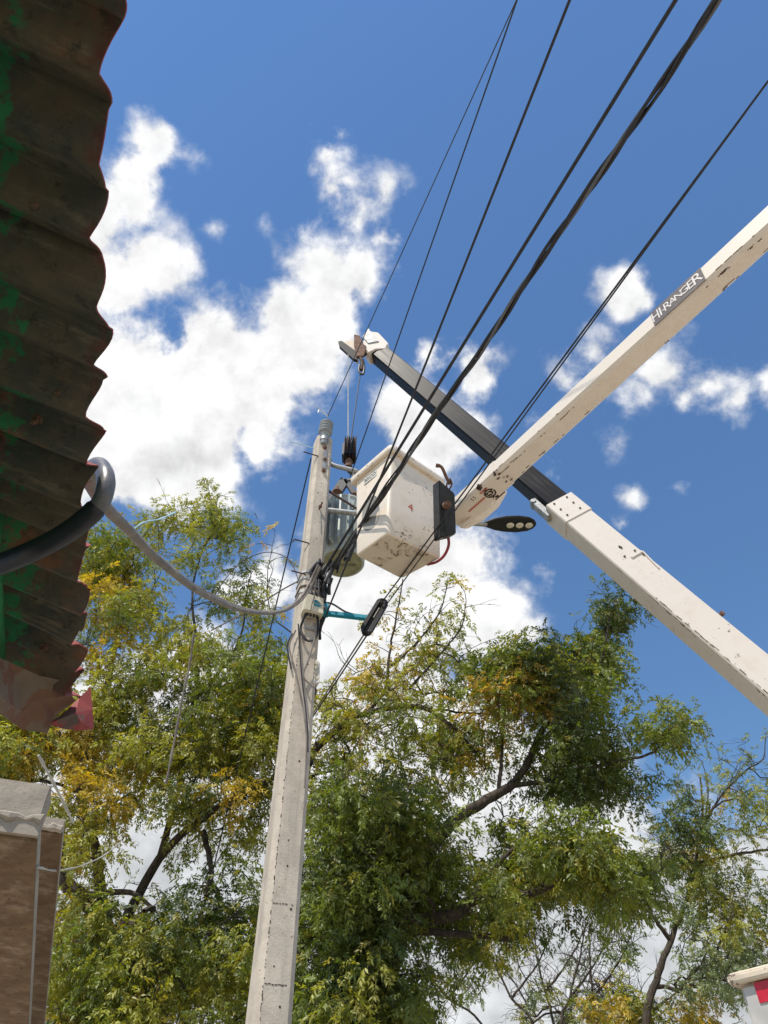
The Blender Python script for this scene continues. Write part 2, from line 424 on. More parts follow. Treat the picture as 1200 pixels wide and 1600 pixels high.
def text(name, body, size, origin, X, Yv, mat, parent, extrude=.0012, sx=1.0):
    cu = bpy.data.curves.new(name, 'FONT'); cu.body = body; cu.size = size; cu.extrude = extrude
    cu.align_x = 'CENTER'; cu.align_y = 'CENTER'
    cu.materials.append(mat)
    tmp = bpy.data.objects.new(name + '_tmp', cu); COL.objects.link(tmp)
    bpy.context.view_layer.update()
    me = bpy.data.meshes.new_from_object(tmp.evaluated_get(bpy.context.evaluated_depsgraph_get()))
    bpy.data.objects.remove(tmp, do_unlink=True); me.name = name
    if not me.materials: me.materials.append(mat)
    o = bpy.data.objects.new(name, me); COL.objects.link(o)
    X = nrm(X); Z = nrm(np.cross(X, Yv)); Y = np.cross(Z, X)
    par = parent; off = np.array(parent_loc(parent if parent.type == 'EMPTY' else parent.parent))
    o.parent = par
    m = Matrix.Identity(4)
    loc = np.asarray(origin) - off
    for i in range(3): m[i][0] = X[i] * sx; m[i][1] = Y[i]; m[i][2] = Z[i]; m[i][3] = loc[i]
    o.matrix_local = m
    return o

# ================================================================== setting
mb = MB(); mb.add([(-300, -300, 0), (300, -300, 0), (300, 300, 0), (-300, 300, 0)], [(0, 1, 2, 3)])
g = mb.build('ground', M['ground']); g['kind'] = 'structure'

# ================================================================== house with corrugated eave
EZ = 2.37
e0 = atz(179, 155, EZ); e1 = atz(120, 1074, EZ)
EU = nrm(e1 - e0); EN = np.array([-EU[1], EU[0], 0.0])
SL = R(15); EV = EN * math.cos(SL) + np.array([0, 0, math.sin(SL)])
EUP = nrm(np.cross(EV, EU)); EUP = EUP if EUP[2] > 0 else -EUP
house = thing('corrugated_house', 'house with a rusty corrugated metal eave, its underside splashed with green paint', 'house', (*(e0 + EN * 1.2)[:2], 0))
PIT = 0.0777
def sheet(u0, u1, lift, seed, name='roof_sheet', v1=1.6):
    r2 = random.Random(seed)
    nu = int((u1 - u0) / PIT * 14); us = np.linspace(u0, u1, nu + 1)
    vs = [0, .012, .03, .06, .1, .15, .22, .35, .6, 1.0, v1]
    ph = [r2.uniform(-.006, .006) for _ in range(200)]
    top, bot = [], []
    uvs = []
    for v in vs:
        for u in us:
            c = (u - U_CREST) / PIT; i = int(math.floor(c)) % 200; fr = c - math.floor(c)
            # deeper and flatter waves alternate as on bent, aged sheet
            amp = .0125 + (.004 if i % 2 else -.001) + ph[i] * .35
            z = amp * (.5 * math.cos(2 * math.pi * c) + .5 * (2.2 * abs(math.cos(math.pi * c)) - 1.2)) + .0035 * math.cos(math.pi * c + 1)
            ragged = (.004 * math.sin(u * 37 + seed) + .0035 * math.sin(u * 91) + ph[i] * .6 + .003 * math.sin(u * 13.0)) * math.exp(-v / .03)
            sag = -.006 * math.exp(-v / .05) * (math.sin(u * 5.3 + seed) + .5)
            p = e0 + EU * u + EV * (v + ragged) + EUP * (z + lift + sag)
            bot.append(p); top.append(p + EUP * .0022); uvs.append((u, v))
    n = nu + 1; nv = len(vs); mb = MB(); fb = []; ft = []
    for j in range(nv - 1):
        for i in range(nu):
            q = (j * n + i, j * n + i + 1, (j + 1) * n + i + 1, (j + 1) * n + i)
            fb.append(q); ft.append(tuple(x + n * nv for x in q[::-1]))
    mb.add(bot + top, fb, 0); mb.f += ft; mb.m += [1] * len(ft)
    rim = []
    for i in range(nu): rim.append((i, i + n * nv, i + 1 + n * nv, i + 1))
    for j in range(nv - 1):
        a = j * n + nu; b2 = (j + 1) * n + nu; rim.append((a, a + n * nv, b2 + n * nv, b2))
    mb.f += rim; mb.m += [1] * len(rim)
    o = mb.build(name, [M['sheet_under'], M['sheet_top']], house, smooth=True)
    uvl = o.data.uv_layers.new(name='run'); uvs = uvs + uvs
    for l in o.data.loops: uvl.data[l.index].uv = uvs[l.vertex_index]
    return o
U_CREST = (atz(190, 183, EZ) - e0) @ EU
uE = (atz(108, 1098, EZ) - e0) @ EU
uO = (atz(128, 985, EZ) - e0) @ EU
sheet(-2.3, -.55, 0.003, 5); sheet(-.62, uO, 0.0, 2); sheet(uO - .09, uE, .006, 3)
# torn end of the last sheet: crumpled flap and the curled red corner
def flap(pts, name, mats, tri):
    mb = MB(); P = [np.asarray(p) for p in pts]
    mb.add(P, tri, 0)
    o = mb.build(name, mats, house)
    s = o.modifiers.new('s', 'SOLIDIFY'); s.thickness = .0022; s.offset = 0
    uvl = o.data.uv_layers.new(name='run')
    for l in o.data.loops: uvl.data[l.index].uv = (o.data.vertices[l.vertex_index].co.y, .08)
    return o
fr = 1.52
flap([atr(-40, 1010, 1.30), atr(15, 1035, 1.39), atr(60, 1055, 1.45), atr(112, 1066, 1.49),
      atr(-40, 1085, 1.33), atr(6, 1092, 1.37), atr(27, 1070, 1.44), atr(62, 1092, 1.47), atr(112, 1088, 1.52),
      atr(-40, 1105, 1.34), atr(4, 1118, 1.41), atr(34, 1112, 1.46), atr(72, 1120, 1.52), atr(118, 1094, 1.55),
      atr(34, 1139, 1.50), atr(73, 1146, 1.56), atr(86, 1118, 1.57)],
     'crumpled_flap', [M['flap_rust']], [(0, 1, 5, 4), (1, 6, 5), (1, 2, 6), (2, 7, 6), (2, 3, 8, 7), (4, 5, 10, 9), (5, 6, 11, 10), (6, 7, 11), (7, 12, 11), (7, 8, 13, 16), (7, 16, 12), (10, 11, 14), (11, 12, 15, 14), (12, 16, 15)])
flap([atr(77, 1131, 1.52), atr(105, 1110, 1.55), atr(124, 1090, 1.57), atr(141, 1074, 1.60), atr(144, 1108, 1.575), atr(146, 1139, 1.56), atr(122, 1142, 1.54), atr(96, 1138, 1.53), atr(118, 1114, 1.535), atr(126, 1128, 1.535)],
     'curled_corner', [M['sheet_top']], [(0, 1, 8), (1, 2, 8), (2, 3, 4, 8), (4, 5, 9), (8, 4, 9), (5, 6, 9), (6, 7, 9), (7, 0, 8, 9)])
for k, (x, y) in enumerate(((112, 235), (62, 318), (96, 610), (58, 655), (70, 1010))):
    q = atz(x, y, EZ + .012); nb = MB(); nb.disc(q - EUP * .004, EUP, .0035, .012, 8); nb.disc(q - EUP * .0, EUP, .0075, .002, 10); nb.build('nail', M['rust'], house)
# timber wall plate under the sheets and the wall below
VP = .116
pb = MB()
c0 = e0 + EU * -2.2 + EV * (VP + .05) - EUP * .055; c1 = e0 + EU * (uE - .07) + EV * (VP + .05) - EUP * .055
pb.box((c0 + c1) / 2, (c1 - c0) / 2, EN * .05, np.array([0, 0, .038])); pb.build('wall_plate', M['green'], house, bevel=.004)
wb = MB(); wc0 = e0 + EU * -2.2 + EN * (VP + .16); wc1 = e0 + EU * (uE - .12) + EN * (VP + .16)
mid = (wc0 + wc1) / 2; mid[2] = 1.165
wb.box(mid, (wc1 - wc0) / 2, EN * .075, np.array([0, 0, 1.165])); wb.build('wall', M['wall'], house)

# two concrete roof beams of the unfinished building beyond the eave
BU = np.array([math.sin(R(-18.2)), math.cos(R(-18.2)), 0]); BN = np.array([-BU[1], BU[0], 0])
up0 = np.array([0, 0, 1.])
def beam(corner_px, z, wid, hgt, ln, slope, label, rough):
    p = atz(*corner_px, z)
    th = thing('concrete_beam', label, 'beam', (p[0], p[1], z), 'concrete beams')
    r2 = random.Random(int(corner_px[0])); rings = []
    prof = [(0, 0), (.35, 0), (.7, 0), (1, 0), (1, .3), (1, .65), (1, 1), (.66, 1), (.33, 1), (0, 1), (0, .65), (0, .3)]
    for k, s in enumerate([0, .012, .03, .3, .8, ln]):
        rg = []
        for (a, b) in prof:
            j = rough * (1 if k < 2 else .25)
            q = p + BN * (wid * a + r2.uniform(-j, j)) + np.array([0, 0, hgt * b + r2.uniform(-j, j)]) + BU * (s - (slope * b if k < 3 else 0) * -1 * (1 if k == 0 else .9))
            rg.append(q)
        rings.append(rg)
    mb = MB(); mb.loft(rings); mb.build('shaft', M['beam'], th, bevel=0)
    so = MB(); so.box(p + BN * (wid * .5) + BU * (ln / 2 + .01) - up0 * .006, BU * (ln / 2 - .012), BN * (wid / 2 + .004), up0 * .005); so.build('soffit', M['soffit'], th)
    if hgt > .05:
        eb = MB(); rr = [[p + BN * (wid * a + r2.uniform(-.003, .003)) + up0 * (zz + .004) + BU * (bb + r2.uniform(-.003, .003)) for a, bb in ((.02, .02), (.02, .16), (1, .16), (1, .02), (.5, .018))] for zz in (hgt - .01, hgt + .05, hgt + .13)]
        eb.loft(rr); eb.build('end_block', M['beam'], th, bevel=.004)
    cc0 = p + BU * (ln - .16) + BN * wid * .5; cc0[2] = (z - .012) / 2
    sc2 = MB(); sc2.box(cc0, BU * .14, BN * (wid * .5 - .02), up0 * ((z - .012) / 2)); sc2.build('support_column', M['beam'], th, bevel=.006)
    th['kind'] = 'thing'
    lip = MB(); pts = []
    for k in range(14):
        t = k / 13
        pts.append(p + BN * (wid * t) + np.array([0, 0, r2.uniform(-.006, .008)]) + BU * r2.uniform(-.004, .006))
    lip.tube([q + up0 * (hgt - .002) for q in pts] if hgt > .05 else pts, [.013 + r2.uniform(-.005, .007) for _ in pts], 7); lip.build('mortar_edge', M['beam'], th)
    return th
beam((57, 1306), 2.75, .34, .055, 6.5, .0, 'grey concrete beam with a crumbling mortar end, nearer of the two below the eave', .004)
beam((97, 1296), 3.05, .26, .045, 6.0, .0, 'darker slender concrete beam just behind the crumbling one', .002)

# ================================================================== concrete pole
PY = 5.5
PB = aty(462, 1145, PY); PX = PB[0]
ztop = aty(503, 690, PY)[2]
pole = thing('utility_pole', 'tapered grey concrete utility pole carrying the transformer bracket and cables', 'utility pole', (PX, PY, 0))
PA = R(22)                                    # the pole's flat front is turned a little to the right
pa = np.array([math.cos(PA), math.sin(PA), 0]); pbk = np.array([-math.sin(PA), math.cos(PA), 0])
def hw(z): return .138 - .0052 * z
def pole_ring(z, k=1.0):
    h = hw(z) * k; c = h * .30; r = []
    for sx, sy in ((1, -1), (1, 1), (-1, 1), (-1, -1)):
        a = (sx * h, sy * h)
        if sx * sy < 0: q = [(sx * (h - c), sy * h), (sx * h, sy * (h - c))]
        else: q = [(sx * h, sy * (h - c)), (sx * (h - c), sy * h)]
        r += q
    return [np.array([PX, PY, z]) + pa * x + pbk * y for x, y in r]
mb = MB(); mb.loft([pole_ring(z) for z in [0, 1, 2, 3, 4, 5, 6, 7, 8, ztop - .012]] + [pole_ring(ztop, .9)])
shaft = mb.build('shaft', M['concrete'], pole)
def face(z, s=0.0, out=0.0):
    """a point on the pole's front face at height z, s metres to the right"""
    return np.array([PX, PY, z]) - pbk * (hw(z) + out) + pa * s
def zpx(y): return aty(480, y, PY - .12)[2]
for i, (y, s) in enumerate([(752, .0), (768, -.03), (812, .02), (838, .0), (893, .025), (1187, .02), (1312, -.01), (1352, .0), (1418, .05), (1510, -.03), (1572, .03), (1035, .02)]):
    h = MB(); h.disc(face(zpx(y), s, .0005), pbk, .0055 + .0015 * (i % 3), .003, 10); h.build('bolt_hole', M['dark_rust'], pole)
for y in (1412, 1538):                         # casting joints
    h = MB()
    for k in range(7):
        if rnd.random() < .8: h.box(face(zpx(y) + rnd.uniform(-.003, .003), -.07 + k * .021, .001), pa * rnd.uniform(.006, .011), pbk * .0016, np.array([0, 0, rnd.uniform(.0015, .0035)]))
    h.build('casting_joint', M['dark_rust'], pole, kind='stuff')
def bolt(z, s, l=.06, r=.011):
    b = MB(); p = face(z, s); b.tube([p + pbk * .01, p - pbk * l], r, 8); b.disc(p - pbk * l * .35, pbk, r * 2.1, .018, 6); b.build('bolt', M['rust'], pole, smooth=True)
bolt(zpx(716), .01, .05); bolt(zpx(733), .008, .045); bolt(zpx(792), .0, .10, .009); bolt(zpx(697), .0, .04)
b = MB(); b.tube([face(zpx(797), .0, .02), face(zpx(826), .03, .012)], .004, 6); b.build('hanging_wire_end', M['string'], pole)
b = MB(); b.box(face(zpx(715), .01, .012), pa * .02, pbk * .006, np.array([0, 0, .16])); b.build('insulator_strap', M['galv'], pole, bevel=.003)
for y, l in ((712, .13), (898, .1), (849, .12)):
    q = face(zpx(y), -hw(zpx(y))); b = MB(); b.tube([q + pa * .03, q - pa * l, q - pa * (l + .012) + np.array([0, 0, -.03 if y == 849 else 0])], .007, 7); b.build('step_pin', M['dark_rust'], pole, smooth=True)
for y in (893, 903, 916, 924):                 # steel straps round the shaft
    z = zpx(y); b = MB(); o_ = [pole_ring(z - .012, 1.03), pole_ring(z + .012, 1.03)]; b.loft(o_, cap=False); i_ = [pole_ring(z - .012, 1.0), pole_ring(z + .012, 1.0)]
    o = b.build('steel_strap', M['galv'] if y != 916 else M['dark_rust'], pole); m_ = o.modifiers.new('s', 'SOLIDIFY'); m_.thickness = .004; m_.offset = 1
ew = MB()
for k in range(150):
    z = 2.8 + k * .022 + rnd.uniform(-.006, .006)
    if rnd.random() < .55: ew.box(face(z, -hw(z) * .70 + rnd.uniform(-.003, .003), .0006), pa * rnd.uniform(.0015, .0035), pbk * .001, np.array([0, 0, rnd.uniform(.003, .010)]))
ew.build('pitted_edge', M['dark_rust'], pole, kind='stuff')
# cables tied down the shaft
for k, (pts, r) in enumerate([
        ([(462, 985), (452, 1010), (462, 1050), (470, 1090), (477, 1130), (479, 1170), (476, 1230)], .008),
        ([(466, 975), (470, 1040), (474, 1080), (480, 1130), (481, 1175)], .007),
        ([(494, 990), (484, 1025), (474, 1055), (486, 1070), (493, 1075)], .008),
        ([(457, 990), (449, 1010), (455, 1045)], .009)]):
    b = MB(); b.tube(smooth_path([aty(x, y, PY - .15) for x, y in pts], 5), r, 6); b.build('tied_cable', M['wire'] if k % 2 else M['grey_cable'], pole, smooth=True)

# pin insulator on top
pin = thing('pin_insulator', 'ribbed grey porcelain insulator standing on top of the concrete pole', 'insulator', face(ztop, .03, .0))
ib = aty(506, 690, PY - .1); it = aty(512, 652, PY - .1)
ax = nrm(it - ib); L = np.linalg.norm(it - ib)
mb = MB(); prof = [(.035, -.05), (.045, .0), (.05, .10), (.062, .12), (.05, .14)]
z = .15
for k in range(4):
    prof += [(.05, z), (.078, z + .012), (.082, z + .03), (.056, z + .04)]; z += .05
prof += [(.045, z), (.04, z + .03), (.02, z + .04)]
mb._lathe(ib, ax, prof, 20, 0); mb.build('body', M['porcelain'], pin, smooth=True)
mb = MB(); mb.disc(ib + ax * .03, ax, .052, .05, 12); mb.build('collar', M['galv'], pin, smooth=True)
mb = MB(); mb.tube(smooth_path([it + ax * .02, aty(500, 640, PY - .1), aty(497, 645, PY - .12)], 4), .006, 6); mb.tube(smooth_path([it, aty(506, 645, PY - .1), aty(495, 636, PY - .1)], 4), .005, 6); mb.build('tie_wire', M['galv'], pin)

# street lamp arm and LED head
lamp = thing('street_lamp', 'black LED street lamp head with three round lenses on a grey pipe arm', 'street lamp', face(aty(512, 797, PY)[2], .08, -.1))
a0 = aty(508, 797, PY); l0 = aty(756, 817, 5.75); l1 = aty(838, 821, 5.75)
l0[2] = l1[2] = (l0[2] + l1[2]) / 2
mb = MB(); mb.tube([a0, aty(553, 802, 5.52), l0 + (l1 - l0) * .05], .031, 12); mb.build('arm', M['galv'], lamp, smooth=True)
mb = MB(); mb.tube(smooth_path([aty(512, 705, PY), aty(516, 722, PY), aty(524, 728, PY), aty(552, 735, 5.52), aty(566, 740, 5.54)], 5), .027, 10); mb.build('upper_brace', M['galv'], lamp, smooth=True)
mb = MB(); mb.tube([aty(510, 765, PY), aty(566, 800, 5.53)], .014, 8); mb.build('stay', M['dark_rust'], lamp, smooth=True)
LX = nrm(l1 - l0); LL = np.linalg.norm(l1 - l0); LYv = nrm(np.cross([0, 0, 1], LX))
rings = []
for t, wv, hv in ((0, .035, .03), (.06, .045, .035), (.2, .085, .045), (.4, .115, .05), (.65, .125, .045), (.85, .105, .035), (.95, .068, .025), (1, .02, .012)):
    c = l0 + LX * LL * t; rg = []
    for k in range(14):
        a = 2 * math.pi * k / 14; rg.append(c + LYv * wv * math.cos(a) + np.array([0, 0, hv * max(math.sin(a), -.25) + .0]))
    rings.append(rg)
mb = MB(); mb.loft(rings); head = mb.build('lamp_head', M['black'], lamp, smooth=True)
for t in (.50, .68, .86):
    c = l0 + LX * LL * t + np.array([0, 0, -.014])
    mb = MB(); mb._lathe(c, np.array([0, 0, -1.]), [(.052, -.006), (.052, .006), (.044, .008), (.043, -.004)], 18, 0); rg = sub(mb, 'lens_rim', M['rubber'], head, smooth=True)
    mb = MB(); mb._lathe(c, np.array([0, 0, -1.]), [(.042, -.006), (.042, .006), (.03, .014), (.012, .019)], 18, 0); sub(mb, 'lens', M['lens'], head, smooth=True)

# transformer hanging in its sling
TC = aty(535, 880, 5.95); TR = .235; TH = .80
tr = thing('transformer', 'round grey finned transformer with olive underside hanging in a sling behind the lift bucket', 'transformer', TC)
up = np.array([0, 0, 1.])
mb = MB(); mb._lathe(TC, up, [(TR - .012, 0), (TR, .012), (TR, TH), (TR + .015, TH + .005), (TR + .015, TH + .03), (TR - .03, TH + .06), (.05, TH + .08)], 40, 0); tank = mb.build('tank', M['trafo'], tr, smooth=True)
mb = MB(); mb._lathe(TC, up, [(.02, -.004), (TR - .03, -.004), (TR - .03, -.001), (.02, -.001)], 40, 0); sub(mb, 'underside', M['trafo_base'], tank)
for k in range(9):
    a = R(165 + k * 16.5); dv = np.array([math.cos(a), math.sin(a), 0]); tv = np.array([-math.sin(a), math.cos(a), 0])
    mb = MB(); mb.box(TC + dv * (TR + .045) + up * (.40), dv * .055, tv * .010, up * .33); mb.build('cooling_fin', M['trafo'], tr, bevel=.003)
for k, (dx, dy) in enumerate(((-.1, -.06), (.1, .0))):
    c = TC + np.array([dx, dy, TH + .06]); prof = [(.03, 0)]
    for j in range(5): prof += [(.03, .02 + j * .045), (.055, .03 + j * .045), (.03, .045 + j * .045)]
    prof += [(.018, .28), (.012, .31)]
    mb = MB(); mb._lathe(c, up, prof, 16, 0); mb.build('bushing', M['rust'], tr, smooth=True)
for s in (-1, 1):
    mb = MB(); mb.box(TC + np.array([s * (TR + .02), 0, TH - .1]), (.025, 0, 0), (0, .02, 0), (0, 0, .05)); mb.build('lifting_lug', M['trafo'], tr)
txt = text('base_lettering', 'MATTER', .05, TC + np.array([.055, .02, -.0062]), (1, .05, 0), (0.05, -1, 0), M['ink'], tr, .0008)

# ================================================================== bucket of the aerial lift
ZB, ZT = 6.2, 7.33
qb = [atz(605, 832, ZB), atz(555, 868, ZB), atz(627, 905, ZB), atz(690, 872, ZB)]
qt = [atz(612, 699, ZT), atz(555, 748, ZT), None, atz(688, 750, ZT)]
qt[2] = qt[1] + qt[3] - qt[0]
def rounded(quad, r, n=5):
    out = []
    for i in range(4):
        p = quad[i]; a = nrm(quad[i - 1] - p); b = nrm(quad[(i + 1) % 4] - p)
        for k in range(n):
            t = k / (n - 1); w0, w1, w2 = (1 - t) ** 2, 2 * t * (1 - t), t * t
            out.append((p + a * r) * w0 + p * w1 + (p + b * r) * w2)
    return out
def lerpq(t): return [qb[i] * (1 - t) + qt[i] * t for i in range(4)]
def grow(quad, d):
    c = sum(quad) / 4; out = []
    for i in range(4):
        a = nrm(quad[i] - quad[i - 1]); b = nrm(quad[i] - quad[(i + 1) % 4]); out.append(quad[i] + (a + b) * d)
    return out
bc = sum(qb) / 4
bucket = thing('lift_bucket', 'scuffed white fibreglass lift bucket hanging beside the concrete pole', 'lift bucket', bc)
rings = [rounded(grow(lerpq(0), -.016), .026), rounded(grow(lerpq(.005), -.005), .032), rounded(lerpq(.018), .036)] + [rounded(lerpq(t), .038) for t in (.3, .6, .955)]
mb = MB(); mb.loft(rings)
shell = mb.build('shell', [M['bucket']], bucket, smooth=True)
# flat panel for the step pocket on the left face, recess shade put into its grey
lf = (qb[0] + qb[1]) / 2 * .62 + (qt[0] + qt[1]) / 2 * .38
ln_ = nrm(np.cross(qb[1] - qb[0], qt[0] - qb[0])); ln_ = ln_ if ln_[0] < 0 else -ln_
lx = nrm(qb[1] - qb[0]); lz = nrm(np.cross(lx, ln_)); lz = lz if lz[2] > 0 else -lz
pc = lf + lx * .012 - up * .04
prof = []
for k in range(28):
    a = 2 * math.pi * k / 28; c_, s_ = math.cos(a), math.sin(a)
    prof.append((.112 * math.copysign(abs(c_) ** .8, c_) + .02 * s_, (.25 if s_ > 0 else .20) * math.copysign(abs(s_) ** .85, s_)))
mb = MB(); mb.loft([[pc + ln_ * dd_ + lx * x * s_ + lz * z * s_ for x, z in prof] for dd_, s_ in ((-.01, 1.0), (.003, 1.0), (.005, .985), (.0025, .93))]); mb.build('step_pocket_shade', M['step_pocket_shade'], bucket, smooth=True)
mb = MB(); mb.loft([rounded(grow(lerpq(-.003), -.018), .026), rounded(grow(lerpq(-.001), -.018), .026)]); mb.build('base', M['bucket_base'], bucket)
mb = MB(); mb.loft([rounded(grow(lerpq(.935), .002), .04), rounded(grow(lerpq(.93), .036), .055), rounded(grow(lerpq(.94), .044), .06), rounded(grow(lerpq(.985), .046), .06), rounded(grow(lerpq(1.0), .036), .055), rounded(grow(lerpq(1.0), -.03), .04), rounded(grow(lerpq(.95), -.03), .04)], cap=False)
mb.build('rim', M['bucket'], bucket, smooth=True)
for i in (0,):
    h = MB(); p = grow(lerpq(.94), .018)[i]; h.disc(p, up, .011, .006, 8); h.build('rim_hole', M['ink'], bucket)
lab = lf * .36 + ((qt[0] + qt[1]) / 2) * .64; 
lc = (qb[0] + qb[1]) / 2 * .17 + (qt[0] + qt[1]) / 2 * .83 + ln_ * .004 + lx * .03
mb = MB(); mb.box(lc, lx * .085, ln_ * .0015, lz * .042); lb = mb.build('label_plate', M['label'], bucket)
text('label_lettering', 'BSCO', .062, lc + ln_ * .0030, -lx, lz, M['ink'], lb, .0006)
rf = nrm(np.cross(qb[3] - qb[0], up)); rf = rf if rf[1] < 0 else -rf
rx = nrm(qb[3] - qb[0]); rz = nrm(np.cross(rx, rf)); rz = rz if rz[2] > 0 else -rz
num = (qb[0] * .60 + qb[3] * .40) * .60 + (qt[0] * .60 + qt[3] * .40) * .40
fn = nrm(np.cross(qb[3] - qb[0], qt[0] - qb[0])); fn = fn if fn[1] < 0 else -fn
text('red_numeral', '4', .12, num + fn * .004, rx, nrm(qt[0] - qb[0]), M['red_print'], bucket, .0006)
# control box, hook and hose on the boom side
cbx = thing('control_box', 'black valve box bolted between the lift bucket and its boom', 'control box', atr(699, 838, 6.75))
k0 = [atr(x, y, r) for x, y, r in ((686, 749, 6.50), (711, 771, 6.52), (713, 834, 6.36), (688, 840, 6.34))]
nv = nrm(np.cross(k0[1] - k0[0], k0[3] - k0[0])); nv = nv if nv[1] > 0 else -nv
mb = MB(); mb.loft([k0, [p + nv * .14 for p in k0]]); box = mb.build('case', M['black'], cbx, bevel=.008)
mb = MB(); mb.disc(atr(698, 789, 6.40), nv, .032, .05, 14); mb.disc(atr(698, 789, 6.38), nv, .018, .08, 10); mb.build('valve_fitting', M['rust'], cbx, smooth=True)
mb = MB(); mb.tube(smooth_path([atr(694, 800, 6.40), atr(696, 812, 6.38), atr(698, 832, 6.34)], 4), .006, 6); mb.build('wiring', M['rubber'], cbx)
hk = MB(); hk.tube(smooth_path([atr(681, 727, 6.7), atr(690, 730, 6.7), atr(697, 745, 6.72), atr(703, 757, 6.72)], 4), [.018] * 3 + [.014] * 10, 8)
hk.tube(smooth_path([atr(703, 748, 6.72), atr(706, 757, 6.71), atr(700, 766, 6.7), atr(698, 757, 6.7), atr(703, 749, 6.72)], 4), .009, 6)
hk.build('hook_latch', M['rust'], cbx, smooth=True)
mb = MB(); mb._lathe(atr(689, 838, 6.42), nv, [(.024, -.02), (.024, .02), (.011, .021), (.011, -.021)], 14, 0); mb.build('pivot_eye', M['lip'], cbx, smooth=True)
mb = MB(); mb.tube(smooth_path([atr(700, 836, 6.62), atr(701, 852, 6.62), atr(694, 868, 6.64), atr(682, 878, 6.68), atr(668, 882, 6.75)], 5), .0125, 8)
tag(mb.build('hydraulic_hose', M['red_hose'], smooth=True), 'dark red hydraulic hose looping under the black valve box', 'hose')

# ------------------------------------------------------------------ upper boom of the aerial lift
A = atr(757, 753, 6.5); B = atr(1200, 352, 5.6); d = nrm(B - A)
wv = nrm(np.cross(d, up)); wv = -wv if wv[0] < 0 else wv          # towards the right, away from the camera's side
uv_ = nrm(np.cross(wv, d)); uv_ = uv_ if uv_[2] > 0 else -uv_
boom = thing('aerial_lift_boom', 'cream fibreglass boom with dark lettered sign, reaching from the bucket to the upper right', 'boom', A)
LB = np.linalg.norm(B - A)
def boom_ring(s, k=1.0, g_=0.0, cham=.022):
    t = s / LB; a = (.15 + .04 * t); b2 = (.215 - .06 * t) ; o_ = A + d * s
    pts = []
    c = cham
    for (x, y) in ((c, 0), (b2 - c, 0), (b2, c), (b2, a - c), (b2 - c, a), (c, a), (0, a - c), (0, c)):
        pts.append(o_ + wv * ((x - b2 / 2) * k + b2 / 2 + np.sign(x - b2 / 2) * g_) + uv_ * ((y - a / 2) * k + a / 2 + np.sign(y - a / 2) * g_))
    return pts
mb = MB(); mb.loft([boom_ring(s) for s in np.linspace(-.56, LB + 3.2, 12)]); mb.build('arm_shell', M['boom'], boom, smooth=True)
mb = MB(); mb.loft([boom_ring(s, g_=.006) for s in (-.55, .13)]); mb.build('end_sleeve', M['boom'], boom, smooth=True)
for s0, n_, rr in ((.14, 16, .006), (-.07, 22, .009)):
    mb = MB()
    for k in range(n_):
        ring = boom_ring(s0, g_=.009); ring = [ring[7], ring[0], ring[1]]
        t = k / (n_ - 1) * 1.9; i = min(int(t), 1); p = ring[i] * (1 - (t - i)) + ring[i + 1] * (t - i)
        q = p + d * rnd.uniform(-.02, .02)
        mb.tube([q, q + d * rnd.uniform(-.03, .03) + (ring[1] - ring[2]) * rnd.uniform(-.05, .05) + np.array([0, 0, -.004])], rr * rnd.uniform(.4, 1), 5)
    if s0 < 0:
        c = boom_ring(s0, g_=.008); c = c[0] * .45 + c[1] * .55
        mb.tube([c + d * .05 * math.cos(a) + wv * .045 * math.sin(a) for a in np.linspace(0, 6.0, 14)], .007, 5)
        mb.tube([c + d * .03 * math.cos(a) + wv * .02 * math.sin(a) for a in np.linspace(.5, 6.5, 10)], .005, 5)
    mb.build('lashing', M['dark_rust'], boom, kind='stuff')
sf = MB()
for k in range(120):
    s_ = rnd.uniform(-.1, LB + .2); rg_ = boom_ring(s_, g_=.0012); e_ = rnd.choice((0, 0, 1, 7))
    p = rg_[e_] * .92 + rg_[(e_ + 1) % 8] * .08 if e_ != 1 else rg_[1] * .93 + rg_[0] * .07
    if e_ == 7: p = rg_[7]
    if math.sin(s_ * 3.1) + math.sin(s_ * 7.7 + 1) * .7 + rnd.gauss(0, .35) < .35: continue
    sf.box(p + wv * rnd.uniform(-.004, .012) * (e_ != 7), d * rnd.uniform(.006, .045) * rnd.random() + d * .004, wv * rnd.uniform(.001, .003), uv_ * .0012)
sf.build('edge_scuffs', M['scuff'], boom, kind='stuff')
# sign on the boom's left flank
s1 = 0
def boom_s(px):                                  # distance along the fold whose picture is at px
    lo, hi = -.4, LB + 1
    for _ in range(40):
        m_ = (lo + hi) / 2; v = A + d * m_ - CP; x = 600 + FPX * (v @ RT) / (v @ FW)
        if x < px: lo = m_
        else: hi = m_
    return lo
sa, sb = boom_s(1024), boom_s(1104); sm = (sa + sb) / 2; ts = sm / LB
ha = .15 + .04 * ts
sc_ = A + d * sm + uv_ * (ha / 2) - wv * .003
mb = MB(); mb.box(sc_, d * (sb - sa) / 2, wv * .002, uv_ * (ha / 2 - .012)); sg = mb.build('sign_plate', M['sign'], boom)
SZ = ha * .72
LT = (sb - sa)
for ch, pos, sz in (('H', -.425, 1.12), ('I', -.325, 1.05), ('-', -.272, .62), ('R', -.195, .9), ('A', -.085, .78), ('N', .03, .78), ('G', .145, .82), ('E', .265, .95), ('R', .39, 1.14)):
    text('sign_lettering', ch, SZ * sz, sc_ - wv * .0032 + d * LT * pos, d, uv_, M['sign_text'], sg, .001, sx=.66 if ch == 'H' else .90)
